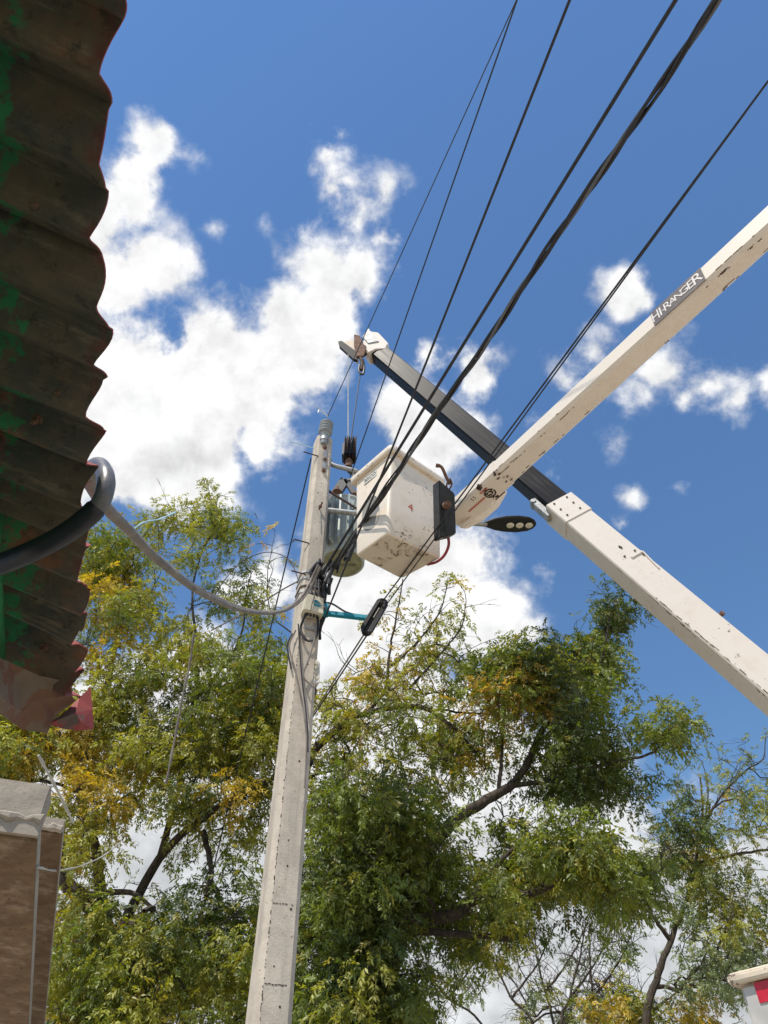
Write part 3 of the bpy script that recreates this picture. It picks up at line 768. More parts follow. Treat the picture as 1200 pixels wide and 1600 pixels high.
for px0, px1, off in ((742, 753, .055), (716, 741, .115)):
    a_, b_ = boom_s(px0), boom_s(px1)
    c = A + d * (a_ + b_) / 2 + wv * off - uv_ * .0075
    n_ = max(3, int((b_ - a_) / .018))
    mb = MB()
    for k in range(n_):
        mb.box(A + d * (a_ + (b_ - a_) * (k + .5) / n_) + wv * off - uv_ * .0075, d * (b_ - a_) / n_ * .38, wv * .009, uv_ * .001)
    mb.build('red_stencil', M['red_print'], boom)
for k in range(4):
    mb = MB(); mb.disc(A + d * (-.19 - .03 * (k % 2)) + wv * (.035 + .02 * (k // 2)) - uv_ * .0075, uv_, .006, .004, 8); mb.build('bolt_head', M['dark_rust'], boom)
# rounded cover under the boom end
cv = [atr(718, 826, 6.75), atr(745, 812, 6.78), atr(768, 792, 6.8), atr(782, 768, 6.8), atr(777, 762, 6.85), atr(740, 795, 6.9), atr(716, 818, 6.85)]
mb = MB(); mb.loft([cv, [p + wv * .09 + uv_ * .04 for p in cv]]); mb.build('end_cover', M['boom'], boom, bevel=.01)
mb = MB(); mb.box(A + d * -.05 + wv * .20 + uv_ * .03, d * .06, wv * .02, uv_ * .03); mb.build('rusty_bracket', M['rust'], boom)
# out of the picture: elbow and lower arm down to the ground behind
E1 = A + d * (LB + 3.2) + wv * .07 + uv_ * .07
E2 = np.array([E1[0] + 1.5, E1[1] - .3, 1.0])
mb = MB(); mb.disc(E1, wv, .17, .34, 20); mb.build('elbow', M['boom'], boom, smooth=True)
mb = MB(); dd_ = nrm(E2 - E1); mb.box((E1 + E2) / 2, (E2 - E1) / 2, wv * .11, nrm(np.cross(dd_, wv)) * .13); mb.build('lower_arm', M['crane_white'], boom, bevel=.01)
mb = MB(); mb.lathe((E2[0], E2[1], 0), up, [(.5, 0), (.5, .7), (.35, .8), (.35, 1.2)], 24); mb.build('turret', M['crane_white'], boom, smooth=True)

# ================================================================== crane boom with telescoping black section
T = aty(573, 547, 5.95); Bq = atr(1200, 1087, 7.2)
cd = nrm(T - Bq); cw = nrm(np.cross(cd, up)); cw = cw if cw[1] > 0 else -cw
cu_ = nrm(np.cross(cw, cd)); cu_ = cu_ if cu_[2] > 0 else -cu_
CLn = np.linalg.norm(T - Bq)
crane = thing('crane_boom', 'telescoping crane boom, white outer section and glossy black inner section, holding the rope', 'crane', Bq - cd * 4.6)
def crane_s(px):
    lo, hi = -1, CLn
    for _ in range(40):
        m_ = (lo + hi) / 2; v = Bq + cd * m_ - CP; x = 600 + FPX * (v @ RT) / (v @ FW)
        if x > px: lo = m_
        else: hi = m_
    return lo
def f_inner(t, b, o):
    q = t.vec('ADD', t.pos, tuple(float(x) for x in (Bq - cd * 4.6)))
    cx = t.n('ShaderNodeCombineXYZ')
    for i_, (ax_, k_) in enumerate(((cd, 1.3), (cu_, 26.0), (cw, 26.0))):
        t.put(cx.inputs[i_], t.math('MULTIPLY', t.vec('DOT_PRODUCT', q, tuple(float(x) for x in ax_), out=1), k_))
    n_ = t.noise(cx.outputs[0], 1.0, 7, .68); g_ = t.noise(t.pos, 3.0, 5, .6)
    k_ = t.math('MULTIPLY', t.rng(n_, .46, .66), t.rng(g_, .35, .62, .25, 1))
    t.put(b.inputs['Base Color'], t.mix(k_, (.006, .006, .008), (.040, .036, .032)))
    t.put(b.inputs['Roughness'], t.rng(n_, .3, .7, .34, .5, 'LINEAR')); b.inputs['Specular IOR Level'].default_value = .13
M['inner_boom'] = material('glossy_black_boom', f_inner)
def sec(s, u0, u1, w0, w1, c=.012):
    o_ = Bq + cd * s
    return [o_ + cu_ * a + cw * b for a, b in ((u0, w0 + c), (u0 + c, w0), (u1 - c, w0), (u1, w0 + c), (u1, w1 - c), (u1 - c, w1), (u0 + c, w1), (u0, w1 - c))]
sW = crane_s(858)
mb = MB(); mb.loft([sec(s, -.01, .315, -.01, .245) for s in np.linspace(-4.6, sW - .02, 10)]); outer = mb.build('outer_section', M['crane_white'], crane, smooth=True)
mb = MB(); mb.loft([sec(s, -.02, .328, -.02, .256) for s in (sW - .30, sW + .03)]); col = mb.build('collar', M['crane_white'], crane, smooth=True)
for k in range(6):
    p = Bq + cd * (sW - .23 + .11 * (k % 3)) + cu_ * (.06 + .17 * (k // 3)) - cw * .022
    mb = MB(); mb.disc(p, cw, .011, .012, 8); mb.build('rivet', M['dark_rust'], crane)
mb = MB(); mb.loft([sec(s, .02, .295, .015, .215, .018) for s in np.linspace(sW - .3, CLn, 6)]); mb.build('inner_section', M['inner_boom'], crane, smooth=True)
mb = MB(); p = Bq + cd * (sW + .10) - cu_ * .03 + cw * .1; mb.box(p, cd * .16, cu_ * .035, cw * .05); mb.disc(p + cd * .13 - cu_ * .01, cw, .03, .12, 12); mb.build('wear_pad_block', M['galv'], crane, bevel=.004)
sf = MB()
for k in range(190):
    s_ = sW - .3 - 5.2 * rnd.random() ** 1.3; j_ = abs(rnd.gauss(0, .006))
    if math.sin(s_ * 2.3) + math.sin(s_ * 6.1 + 2) * .7 + rnd.gauss(0, .4) < .0: continue
    if rnd.random() < .6: sf.box(Bq + cd * s_ + cu_ * (.004 + j_) - cw * .0112, cd * rnd.uniform(.004, .04), cu_ * rnd.uniform(.001, .0035), cw * .001)
    else: sf.box(Bq + cd * s_ + cw * (.004 + j_ * 2) - cu_ * .0112, cd * rnd.uniform(.004, .035), cw * rnd.uniform(.001, .004), cu_ * .001)
sf.build('edge_scuffs', M['scuff'], crane, kind='stuff')
# bracket, rivets and step on the white section
sB = crane_s(965)
mb = MB(); c = Bq + cd * sB + cu_ * .24 - cw * .016; mb.box(c, cd * .012, cu_ * .07, cw * .006); mb.box(c + cu_ * .055 - cd * .13 , cd * .13 + cu_ * .015, cu_ * .008, cw * .006); mb.build('bracket', M['crane_white'], crane, bevel=.002)
for dx, dy in ((.18, -.06), (.05, .02), (.05, -.11), (-.04, .05), (.16, -.055)):
    mb = MB(); mb.disc(c + cd * dx + cu_ * dy + cw * .003, cw, .011, .012, 8); mb.build('rivet', M['dark_rust'], crane)
pst = Bq + cd * crane_s(1080) + cu_ * .315 + cw * .05
mb = MB(); mb.tube([pst, pst + cu_ * .05], .018, 8); mb.disc(pst + cu_ * .06, cd, .022, .035, 10); mb.build('hose_guide', M['rust'], crane, smooth=True)
mb = MB(); mb.tube([Bq + cd * (sW - .2) + cu_ * .34 + cw * .1, Bq + cd * CLn + cu_ * .33 + cw * .1], .008, 6); mb.build('winch_rope', M['wire_thin'], crane)
# head of the boom: pale casting, sheave plates, dead-end hook
def hp(x, y, off=0.0): return aty(x, y, 5.95 + off)
def plate(name, pts, th, mat, off=0.0, bev=.006):
    a_ = [hp(x, y, off) for x, y in pts]; m_ = MB(); m_.loft([a_, [p + cw * th for p in a_]]); return m_.build(name, mat, crane, bevel=bev)
plate('head_casting', [(568, 526), (577, 517), (591, 519), (607, 536), (602, 545), (588, 545), (575, 551), (567, 541)], .22, M['crane_white'], -.03, .012)
plate('head_cheek', [(575, 512), (566, 526), (575, 536), (592, 533), (584, 524)], .03, M['galv'], -.045)
plate('sheave_plate', [(553, 522), (562, 524), (572, 545), (568, 556), (557, 556), (553, 540)], .03, M['rust'], -.08)
plate('nose_plate', [(528, 533), (534, 532), (556, 548), (558, 562), (552, 561), (530, 541)], .05, M['black_steel'], -.03)
plate('nose_block', [(534, 534), (552, 530), (557, 544), (556, 552)], .2, M['lip'], -.02)
shc = hp(560, 549, .03)
mb = MB(); mb._lathe(shc, cw, [(.04, -.05), (.13, -.045), (.10, -.015), (.10, .015), (.13, .045), (.04, .05)], 24, 0); mb.build('sheave', M['dark_rust'], crane, smooth=True)
mb = MB(); mb.tube(smooth_path([hp(562, 556, -.05), hp(566, 566, -.05), hp(565, 578, -.05)], 4), .028, 8); mb.build('shackle_body', M['dark_rust'], crane, smooth=True)
mb = MB(); mb.tube(smooth_path([hp(562, 570, -.05), hp(561, 580, -.05), hp(567, 585, -.05), hp(569, 574, -.05), hp(567, 562, -.05)], 4), .016, 8); mb.build('shackle_bow', M['black'], crane, smooth=True)
# truck that carries the crane: only its white side shows in the corner
def truck_build():
    p0 = atz(1131, 1534, 3.0); p1 = atz(1200, 1517, 3.0); TX = nrm(p1 - p0); TYv = np.array([-TX[1], TX[0], 0])
    TYv = TYv if TYv[1] > 0 else -TYv
    th = thing('service_truck', 'white truck body with worn cream top edge and red reflector, lower right corner', 'truck', (p0[0], p0[1], 0))
    ln, dp = 4.2, 2.0
    c = p0 + TX * (ln / 2 + .06) + TYv * (dp / 2 + .05); c[2] = 1.95
    mb = MB(); mb.box(c, TX * ln / 2, TYv * dp / 2, up * 1.03); mb.build('body', M['truck'], th, bevel=.02)
    lc_ = c.copy(); lc_[2] = 3.01
    rings = []
    for zz, gg in ((-.03, .005), (-.034, .032), (-.015, .042), (.015, .042), (.030, .025), (.034, .0)):
        rings.append([lc_ + TX * sx * (ln / 2 + gg) + TYv * sy * (dp / 2 + gg) + up * zz for sx, sy in ((-1, -1), (1, -1), (1, 1), (-1, 1))])
    mb = MB(); mb.loft(rings); mb.build('top_edge', M['lip'], th, bevel=.006)
    f0 = c - TYv * (dp / 2 + .004); dr = ray(1194, 1549); tt = ((f0 - CP) @ TYv) / (dr @ TYv); rc = CP + dr * tt
    mb = MB(); mb.box(rc + TX * .04, TX * .085, TYv * .003, up * .05); mb.build('reflector', M['red_reflector'], th)
    mb = MB(); q = c.copy(); q[2] = .75; mb.box(q, TX * (ln / 2 + .4), TYv * .4, up * .12); mb.build('chassis', M['black'], th)
    for sx in (-1.3, 1.3):
        for sy in (-.8, .8):
            wc = c + TX * sx + TYv * sy; wc[2] = .48
            mb = MB(); mb._lathe(wc, TYv, [(.24, -.13), (.44, -.13), (.48, -.09), (.48, .09), (.44, .13), (.24, .13)], 24, 0); wh = mb.build('wheel', M['tyre'], th, smooth=True)
            mb = MB(); mb._lathe(wc, TYv, [(.06, -.11), (.23, -.10), (.23, .10), (.06, .11)], 20, 0); sub(mb, 'rim', M['galv'], wh, smooth=True)
    return th
truck_build()
mb = MB(); bt = Bq - cd * 4.6; mb.lathe((bt[0], bt[1], 0), up, [(.45, 0), (.45, .5), (.3, .6), (.3, max(.7, bt[2]))], 20); mb.build('pedestal', M['crane_white'], crane, smooth=True)

# hook block, hoist ropes and sling
hb = thing('hook_block', 'dark sheave block with hook hanging on the crane rope above the transformer', 'hook block', aty(546, 735, 5.95))
hc = aty(546, 703, 5.95)
for s in (-1, 0, 1):
    mb = MB(); mb._lathe(hc + np.array([s * .052, 0, 0]), np.array([1., .15, 0]), [(.05, -.02), (.15, -.018), (.12, -.006), (.12, .006), (.15, .018), (.05, .02)], 22, 0)
    for i_, v_ in enumerate(mb.v): mb.v[i_] = (v_[0], v_[1], hc[2] + (v_[2] - hc[2]) * 1.55)
    mb.build('sheave', M['dark_rust'] if s else M['black'], hb, smooth=True)
mb = MB(); mb.box(hc + np.array([0, 0, -.06]), (.085, 0, 0), (0, .09, 0), (0, 0, .13)); mb.build('cheek', M['black'], hb, bevel=.02)
mb = MB(); mb.disc(hc + np.array([0, 0, -.27]), up, .045, .14, 12); mb.build('swivel', M['rust'], hb, smooth=True)
h0 = hc + np.array([0, 0, -.33])
mb = MB(); mb.tube(smooth_path([h0, h0 + [.01, 0, -.08], h0 + [.07, 0, -.14], h0 + [.06, 0, -.24], h0 + [-.02, 0, -.28], h0 + [-.08, 0, -.22]], 5), [.028] * 20 + [.02] * 6, 8); mb.build('hook', M['black'], hb, smooth=True)
for k, (x0, y0, x1, y1, mt) in enumerate(((544, 553, 544, 688, 'string'), (563, 584, 548, 688, 'wire_thin'))):
    mb = MB(); mb.tube([aty(x0, y0, 5.93), aty(x1, y1, 5.95)], .0075, 6)
    tag(mb.build('hoist_rope', M[mt]), ('pale' if mt == 'string' else 'dark') + ' hoist rope between the crane head and the hook block', 'rope', 'hoist ropes')
mb = MB()
lt = TC + up * (TH - .05)
mb.box((h0 + np.array([-.03, 0, -.24]) + lt + np.array([-TR - .02, 0, 0])) / 2, (h0 + np.array([-.03, 0, -.24]) - lt - np.array([-TR - .02, 0, 0])) / 2, (.075, .0, .02), (0, .02, 0))
mb.box((h0 + np.array([-.03, 0, -.24]) + lt + np.array([TR + .02, 0, 0])) / 2, (h0 + np.array([-.03, 0, -.24]) - lt - np.array([TR + .02, 0, 0])) / 2, (.045, .0, -.02), (0, .02, 0))
tag(mb.build('lifting_sling', M['rubber'], bevel=.006), 'wide black lifting sling from the hook down to the transformer lugs', 'sling')

# ================================================================== boxes and arm on the pole
jb = thing('junction_box', 'beige cable junction box with a teal emblem strapped to the concrete pole', 'junction box', face(zpx(965), .0, .03))
zt_, zb_ = zpx(938), zpx(964); jc = face((zt_ + zb_) / 2, .005, .055); hz = (zt_ - zb_) / 2
mb = MB(); tp = [jc + pa * x + pbk * y + up * hz for x, y in ((-.075, .055), (.085, .055), (.085, -.05), (-.075, -.05))]; bo = [jc + pa * x * 1.12 + pbk * y - up * hz for x, y in ((-.085, .055), (.085, .055), (.085, -.05), (-.085, -.05))]
mb.loft([bo, tp]); case = mb.build('case', M['beige'], jb, bevel=.008)
mb = MB(); ec = jc - pbk * .0535 + pa * .025
for k, (w_, z_) in enumerate(((.012, .035), (.026, .022), (.034, .008), (.034, -.012), (.030, -.024))):
    mb.box(ec + up * z_ + pa * (.004 * k - .012), pa * w_, pbk * .0016, up * (.005 if k != 2 else .003))
sub(mb, 'emblem', M['teal'], case)
mb = MB(); mb.tube(smooth_path([face(zpx(915), .03, .02), face(zpx(940), -.002, .11), face(zpx(955), -.02, .115), face(zpx(964), -.025, .11)], 4), .0035, 6); mb.build('cord', M['wire'], jb)
for k in range(4):
    q = jc - up * (hz + .01) + pa * (-.045 + .03 * k) - pbk * .01
    mb = MB(); mb.disc(q, up, .011, .03, 8); mb.build('cable_gland', M['black'], jb)
lp = [jc - up * hz + pa * -.06, face(zpx(985), -.085, .03), face(zpx(1000), -.05, .035), face(zpx(1004), .0, .04), face(zpx(998), .05, .03), face(zpx(985), .072, .03), jc - up * hz + pa * .05]
mb = MB(); mb.tube(smooth_path(lp, 6), .007, 6); mb.tube(smooth_path([p + pa * .012 + up * .01 for p in lp], 6), .005, 6)
tag(mb.build('slack_loop', M['wire'], smooth=True), 'black loop of slack cable under the beige junction box', 'cable')
mb = MB(); q = face(zpx(981), .0, .012); mb.box(q, pa * .05 , pbk * .006, up * .008); mb.box(q + pa * .05 + up * .03, pa * .006, pbk * .006, up * .045); mb.build('cable_clip', M['galv'], jb)
tb = thing('terminal_box', 'small white ribbed terminal box on the side of the concrete pole', 'terminal box', aty(494, 1068, PY - .02))
tq = [aty(x, y, PY - .06) for x, y in ((489, 1028), (500, 1032), (500, 1066), (486, 1070))]
mb = MB(); mb.loft([tq, [p + pbk * .1 for p in tq]]); tcs = mb.build('case', M['white_box'], tb, bevel=.006)
for k in range(4):
    mb = MB(); mb._lathe(aty(494.5, 1036 + 7.5 * k, PY - .066), pbk, [(.018, -.004), (.018, .004), (.010, .005), (.010, -.005)], 12, 0); sub(mb, 'knockout_ring', M['beige'], tcs)
mb = MB(); mb.tube([aty(492, 1070, PY - .02), aty(494, 1082, PY - .02), aty(489, 1090, PY - .02)], .009, 6); mb.build('lead', M['wire'], tb)
ca = thing('cable_bracket', 'short teal steel arm on the pole holding the black cable coil', 'bracket', aty(497, 955, PY))
p0, p1 = aty(497, 957, PY), aty(576, 966, 5.52)
mb = MB(); mb.box((p0 + p1) / 2, (p1 - p0) / 2, (0, .022, 0), up * .022); mb.build('bar', M['teal'], ca, bevel=.004)
mb = MB(); mb.box(p0 + np.array([.045, -.03, 0]), (.055, 0, 0), (0, .045, 0), up * .055); mb.build('clamp', M['teal'], ca, bevel=.008)
for k in range(2):
    mb = MB(); mb.disc(p0 + np.array([.02 + .05 * k, -.085, .02 - .04 * k]), (0, 1, 0), .014, .04, 8); mb.build('bolt', M['galv'], ca)
sc0, sc1 = aty(600, 939, 5.47), aty(570, 990, 5.47)
spl = thing('cable_coil', 'flattened black coil of slack cable at the end of the teal arm', 'cable coil', sc1)
def race(rm, hh):
    out = []
    ax_ = nrm(sc1 - sc0); cx = nrm(np.cross(ax_, [0, 1, 0])); ll = np.linalg.norm(sc1 - sc0)
    for k in range(20):
        a = 2 * math.pi * k / 20; base = sc0 if math.sin(a) < 0 else sc1
        out.append((base + ax_ * (rm * (1 if math.sin(a) < 0 else -1)) + ax_ * math.sin(a) * rm + cx * math.cos(a) * rm))
    return out
off = np.array([0, .03, 0])
for k in range(3):
    for j in range(3 if k else 2):
        rc_ = race(.052 - .012 * k, 0); mb = MB(); mb.tube([p + off * (j - 1) * .8 for p in rc_] + [rc_[0] + off * (j - 1) * .8], .0075, 6); mb.build('cable_turn', M['rubber'], spl, smooth=True)
mb = MB(); mb.loft([[p - off * .2 for p in race(.03, 0)], [p + off * .2 for p in race(.03, 0)]]); mb.build('plate', M['black'], spl)
off = np.array([0, .045, 0])
mb = MB(); mb.tube([sc0 * .75 + sc1 * .25 - off * .3, sc0 * .45 + sc1 * .55 - off * .3], .006, 6); mb.build('pale_stripe', M['string'], spl)

# mess of leads where the low-voltage cables land on the pole
kn = thing('cable_splices', 'tangle of black taped splices and leads hanging on the right of the pole', 'cable splices', aty(505, 945, PY))
r3 = random.Random(4)
for k in range(16):
    x, y = 498 + r3.uniform(-4, 22), 872 + r3.uniform(0, 36); L_ = r3.uniform(8, 20)
    pts = [aty(x, y, PY - .1 - r3.uniform(0, .1)), aty(x - L_ * .5 + r3.uniform(-4, 4), y + L_ * .9, PY - .1 + r3.uniform(-.05, .05)), aty(x - L_ * .7 + r3.uniform(-8, 8), y + L_ * 1.8, PY - .05)]
    mb = MB(); mb.tube(smooth_path(pts, 5), r3.uniform(.009, .02), 7); mb.build('taped_lead', M['rubber'] if k % 3 else M['conduit'], kn, smooth=True)
for k in range(12):
    t_ = r3.uniform(0, 1); x, y = 522 + 40 * t_ + r3.uniform(-5, 5), 884 - 48 * t_ + r3.uniform(-5, 5)
    pts = [aty(x, y, PY - .16 - r3.uniform(0, .08)), aty(x - 9, y + 12 + r3.uniform(-4, 4), PY - .15), aty(x - 16 + r3.uniform(-3, 3), y + 26 + r3.uniform(-5, 8), PY - .13)]
    mb = MB(); mb.tube(smooth_path(pts, 4), r3.uniform(.009, .017), 7); mb.build('taped_lead', M['rubber'] if k % 3 else M['conduit'], kn, smooth=True)
for k in range(7):
    x = 499 + r3.uniform(0, 9); mb = MB(); mb.tube(smooth_path([aty(x + 2, 905 + r3.uniform(-5, 5), PY - .06), aty(x + r3.uniform(-4, 6), 930, PY - .03), aty(x - 1 + r3.uniform(-3, 3), 950, PY), aty(498 + r3.uniform(-2, 3), 985 + r3.uniform(-10, 14), PY)], 5), r3.uniform(.008, .018), 7); mb.build('hanging_lead', M['rubber'], kn, smooth=True)
for k in range(3):
    a0_ = aty(492 + 3 * k, 905, PY - .12); mb = MB(); mb.tube(smooth_path([a0_, aty(487 + k * 6, 925, PY - .2), aty(497 + 5 * k, 938, PY - .12), aty(506, 920 + 5 * k, PY - .05)], 5), .009, 6); mb.build('looped_lead', M['wire'], kn, smooth=True)

# ================================================================== overhead wires
def wire(name, a, pxs, rad, mat, label, group=None, ext=22, sag=.0, n=24):
    """from a point on the pole to a picture point overhead, then straight on"""
    z = a[2] + sag; b_ = atz(*pxs, z); dd_ = nrm(b_ - a); end = b_ + dd_ * ext
    Ltot = np.linalg.norm(end - a)
    path = []
    for k in range(n + 1):
        t = k / n; s = t * t * .3 + t * .7
        path.append(a + (end - a) * s - up * .10 * math.sin(math.pi * s) * (Ltot / 30))
    mb = MB(); mb.tube(path, rad, 7); o = mb.build(name, mat, smooth=True); return tag(o, label, 'cable', group), path
G = 'overhead wires'
wire('overhead_wire', it + ax * .03, (799, 14), .0052, M['wire_thin'], 'thin grey conductor rising from the insulator on the pole top', G)
wire('overhead_wire', aty(547, 745, 5.6), (806, 0), .0062, M['wire'], 'thin dark wire passing left of the bucket, second from the sky side', G)
wire('overhead_wire', aty(500, 985, PY), (886, 0), .0075, M['wire'], 'dark wire crossing the bucket label and running down behind the splices', G)
wire('overhead_wire', aty(505, 893, PY - .06), (1050, 0), .0125, M['wire'], 'thick black cable just left of the twisted bundle', G)
tw = thing('twisted_cable_bundle', 'thick bundle of twisted black cables running from the pole over the bucket', 'cable', aty(515, 893, PY - .1), G)
a_ = aty(516, 892, PY - .1); b_ = atz(1113, 0, a_[2]); dd_ = nrm(b_ - a_); end = b_ + dd_ * 20
for k in range(4):
    path = []; N_ = 200; Lt = np.linalg.norm(end - a_)
    sx_ = nrm(np.cross(dd_, up)); sy_ = np.cross(sx_, dd_)
    for i in range(N_ + 1):
        s = (i / N_) ** 1.6; ph = 2 * math.pi * (s * Lt / 1.25 + k / 4) + .5 * math.sin(s * Lt * 1.1 + k)
        rr_ = .0155 + .007 * math.sin(s * Lt * 1.7 + k * 2)
        path.append(a_ + (end - a_) * s - up * .16 * math.sin(math.pi * s) * .7 + sx_ * rr_ * math.cos(ph) + sy_ * rr_ * math.sin(ph))
    mb = MB(); mb.tube(path, .0112 if k else .008, 6); mb.build('strand', M['wire'] if k != 2 else M['conduit'], tw, smooth=True)
fa = aty(593, 946, 5.46)
_, pth = wire('fibre_cable', fa, (1203, 112), .0066, M['wire'], 'black cable crossing low over the bucket to the cable coil, upper of its pair', 'cable coil cables')
fb_ = aty(600, 950, 5.44)
wire('fibre_cable', fb_, (1203, 112), .0055, M['wire'], 'black cable crossing low over the bucket to the cable coil, lower of its pair', 'cable coil cables', sag=.02)
for k, (x0, y0, x1, y1) in enumerate(((572, 986, 500, 1098), (575, 990, 506, 1094))):
    a = aty(x0, y0, 5.47); q = aty(x1, y1, 6.9); mb = MB(); mb.tube([a, q, q + (q - a) * 6], .008, 6)
    tag(mb.build('fibre_cable', M['wire'] if k else M['grey_cable'], smooth=True), ('dark' if k else 'grey') + ' cable running from the coil down behind the trees', 'cable', 'cable coil cables')
g0 = aty(486, 716, PY + .05); g1 = aty(447, 880, 6.4)
mb = MB(); mb.tube([g0, g1, g0 + (g1 - g0) * ((g0[2]) / (g0[2] - g1[2]))], .0075, 6); tag(mb.build('guy_wire', M['wire'], smooth=True), 'dark guy wire running down left of the pole top', 'guy wire')
mb = MB(); mb.tube(smooth_path([aty(490, 700, PY), aty(478, 697, 5.45), aty(462, 692, 5.4), aty(452, 690, 5.4)], 4), .006, 6); tag(mb.build('pale_wire_end', M['blue_string'], smooth=True), 'short pale wire end sticking out left of the pole top', 'wire')
mb = MB(); mb.tube(smooth_path([aty(488, 897, PY - .12), aty(440, 922, 5.6), aty(400, 948, 6.0), aty(330, 985, 6.8)], 5), .0075, 6); tag(mb.build('drop_cable', M['grey_cable'], smooth=True), 'thin grey drop cable leaving the pole leftward into the tree', 'cable')
mb = MB(); mb.tube(smooth_path([aty(466, 930, PY), aty(464, 900, 5.6), aty(448, 872, 5.8), aty(415, 863, 6.0), aty(375, 880, 6.2), aty(345, 915, 6.4), aty(325, 950, 6.8)], 6), .0048, 6); tag(mb.build('drop_cable', M['dark_rust'], smooth=True), 'brownish cable arching up and over left of the pole', 'cable')
mb = MB(); mb.tube(smooth_path([aty(505, 941, PY), aty(520, 944, 5.5), aty(540, 956, 5.52), aty(562, 962, 5.52)], 5), .009, 6); tag(mb.build('arm_lead', M['conduit'], smooth=True), 'dark lead curving above the teal arm to the coil', 'cable')

# service drop: sheathed cable from the pole, looping under the eave
svc = thing('service_cable', 'thick grey service cable sagging from the pole to the eave and looping under it', 'cable', aty(485, 905, PY - .15))
far = [(499, 884, 7.1), (484, 915, 7.0), (468, 938, 6.6), (440, 955, 5.6), (390, 955, 4.1), (320, 928, 3.0), (250, 877, 2.25), (200, 827, 1.85), (168, 795, 1.62), (146, 765, 1.46), (136, 742, 1.34)]
P_ = smooth_path([atr(*q) for q in far], 10)
for k in range(2):
    path = []
    for i, p in enumerate(P_):
        s = i / len(P_); sp_ = (.013 * (1 - s) + .002); a = k * math.pi + s * 7
        path.append(p + np.array([.6, 0, -.8]) * sp_ * math.cos(a) + np.array([.3, .9, .2]) * sp_ * math.sin(a))
    mb = MB(); mb.tube(path, [.0115 if i < len(P_) * .55 else .0118 for i in range(len(path))], 9); mb.build('strand', M['grey_cable'], svc, smooth=True)
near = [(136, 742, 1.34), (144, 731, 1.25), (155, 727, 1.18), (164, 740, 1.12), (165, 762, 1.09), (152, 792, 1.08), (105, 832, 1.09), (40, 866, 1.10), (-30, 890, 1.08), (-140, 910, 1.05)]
NP = smooth_path([atr(*q) for q in near], 10); cutp = int(len(NP) * .55)  # one cable, cut where its painted colour goes from sunlit to shaded
mb = MB(); mb.tube(NP[:cutp + 2], .0122, 16); mb.build('cable_bend_lit', M['cable_lit'], svc, smooth=True)
mb = MB(); mb.tube(NP[cutp:], [.0125] + [.0140] * (len(NP) - cutp - 1), 16); mb.build('cable_run_shaded', M['hose'], svc, smooth=True)  # same cable, no hose: near-black colour paints the shade under the eave

# strings and sticks in the left tree
for pts, r, mt, nm_, lb_, ct in (
        ([(57, 1355, 3.3), (90, 1360, 4.2), (130, 1352, 5.5), (165, 1335, 6.8), (190, 1314, 8)], .0042, 'string', 'tie_string', 'white string tied from the beam into the left tree', 'string'),
        ([(303, 990, 7.4), (296, 1040, 7.3), (285, 1090, 7.2), (274, 1150, 7.1), (262, 1212, 7.0), (260, 1225, 7.0)], .0105, 'grey_cable', 'hanging_rope', 'frayed grey rope hanging down in front of the left tree', 'rope'),
        ([(205, 830, 7.2), (225, 816, 7.3), (250, 811, 7.6), (275, 800, 8)], .008, 'blue_string', 'tie_string', 'pale blue string stretched across the top of the left tree', 'string'),
        ([(60, 1180, 5.4), (88, 1232, 5.5), (114, 1285, 5.6)], .0085, 'string', 'cane', 'pale thin cane leaning in the tree above the beams', 'cane')):
    mb = MB(); P2 = smooth_path([atr(*q) for q in pts], 5); mb.tube(P2, [r * (1 + .35 * math.sin(i * 1.9)) for i in range(len(P2))], 6); tag(mb.build(nm_, M[mt], smooth=True), lb_, ct)

# ================================================================== trees
def poly_in(poly, x, y):
    c = False; j = len(poly) - 1
    for i in range(len(poly)):
        if (poly[i][1] > y) != (poly[j][1] > y) and x < (poly[j][0] - poly[i][0]) * (y - poly[i][1]) / (poly[j][1] - poly[i][1]) + poly[i][0]: c = not c
        j = i
    return c
TINT = {'dark': (.085, .122, .022), 'green': (.172, .218, .032), 'lime': (.310, .318, .044), 'gold': (.50, .38, .055), 'ochre': (.50, .34, .07), 'grey': (.20, .25, .105)}
# frond: a drooping rachis with paired narrow leaflets
def frond_template(pairs=7, L=.22, ll=.066, lw=.0235, seed=0):
    r = np.random.default_rng(seed); V = []
    def leaflet(base, dirv, l, wd):
        dirv = nrm(dirv); side = nrm(np.cross(dirv, [0, 0, 1])); tilt = r.normal(0, .8); dirv = nrm(dirv + r.normal(0, .22, 3)); side = nrm(side + np.array([0, 0, tilt]))
        V.extend([base, base + dirv * l * .45 + side * wd, base + dirv * l + np.array([0, 0, -.22 * l]), base + dirv * l * .45 - side * wd])
    for k in range(pairs):
        t = .22 + .78 * k / pairs; x = L * (t + r.normal(0, .03)); z = -.42 * L * t * t + r.normal(0, .012)
        for s in (-1, 1):
            l = ll * (1 - .35 * abs(t - .55) / .5) * r.uniform(.85, 1.15)
            leaflet(np.array([x, 0, z]), np.array([.85, s * .95, -.40 + r.normal(0, .22)]), l, lw / 2)
    leaflet(np.array([L, 0, -.42 * L]), np.array([1, 0, -.5]), ll, lw / 2)
    # rachis: a thin strip
    V.extend([np.array([0, -.0018, 0]), np.array([L, -.001, -.42 * L]), np.array([L, .001, -.42 * L]), np.array([0, .0018, 0])])
    return np.array(V)
TEMPL = [frond_template(seed=s, pairs=p) for s, p in ((1, 7), (2, 7), (3, 6), (4, 7), (5, 7), (6, 7), (7, 7), (8, 6))]
NF = min(len(t) for t in TEMPL); TEMPL = [np.concatenate([t[:NF - 4], t[-4:]]) for t in TEMPL]
WIND = np.array([.0, .1, 0])
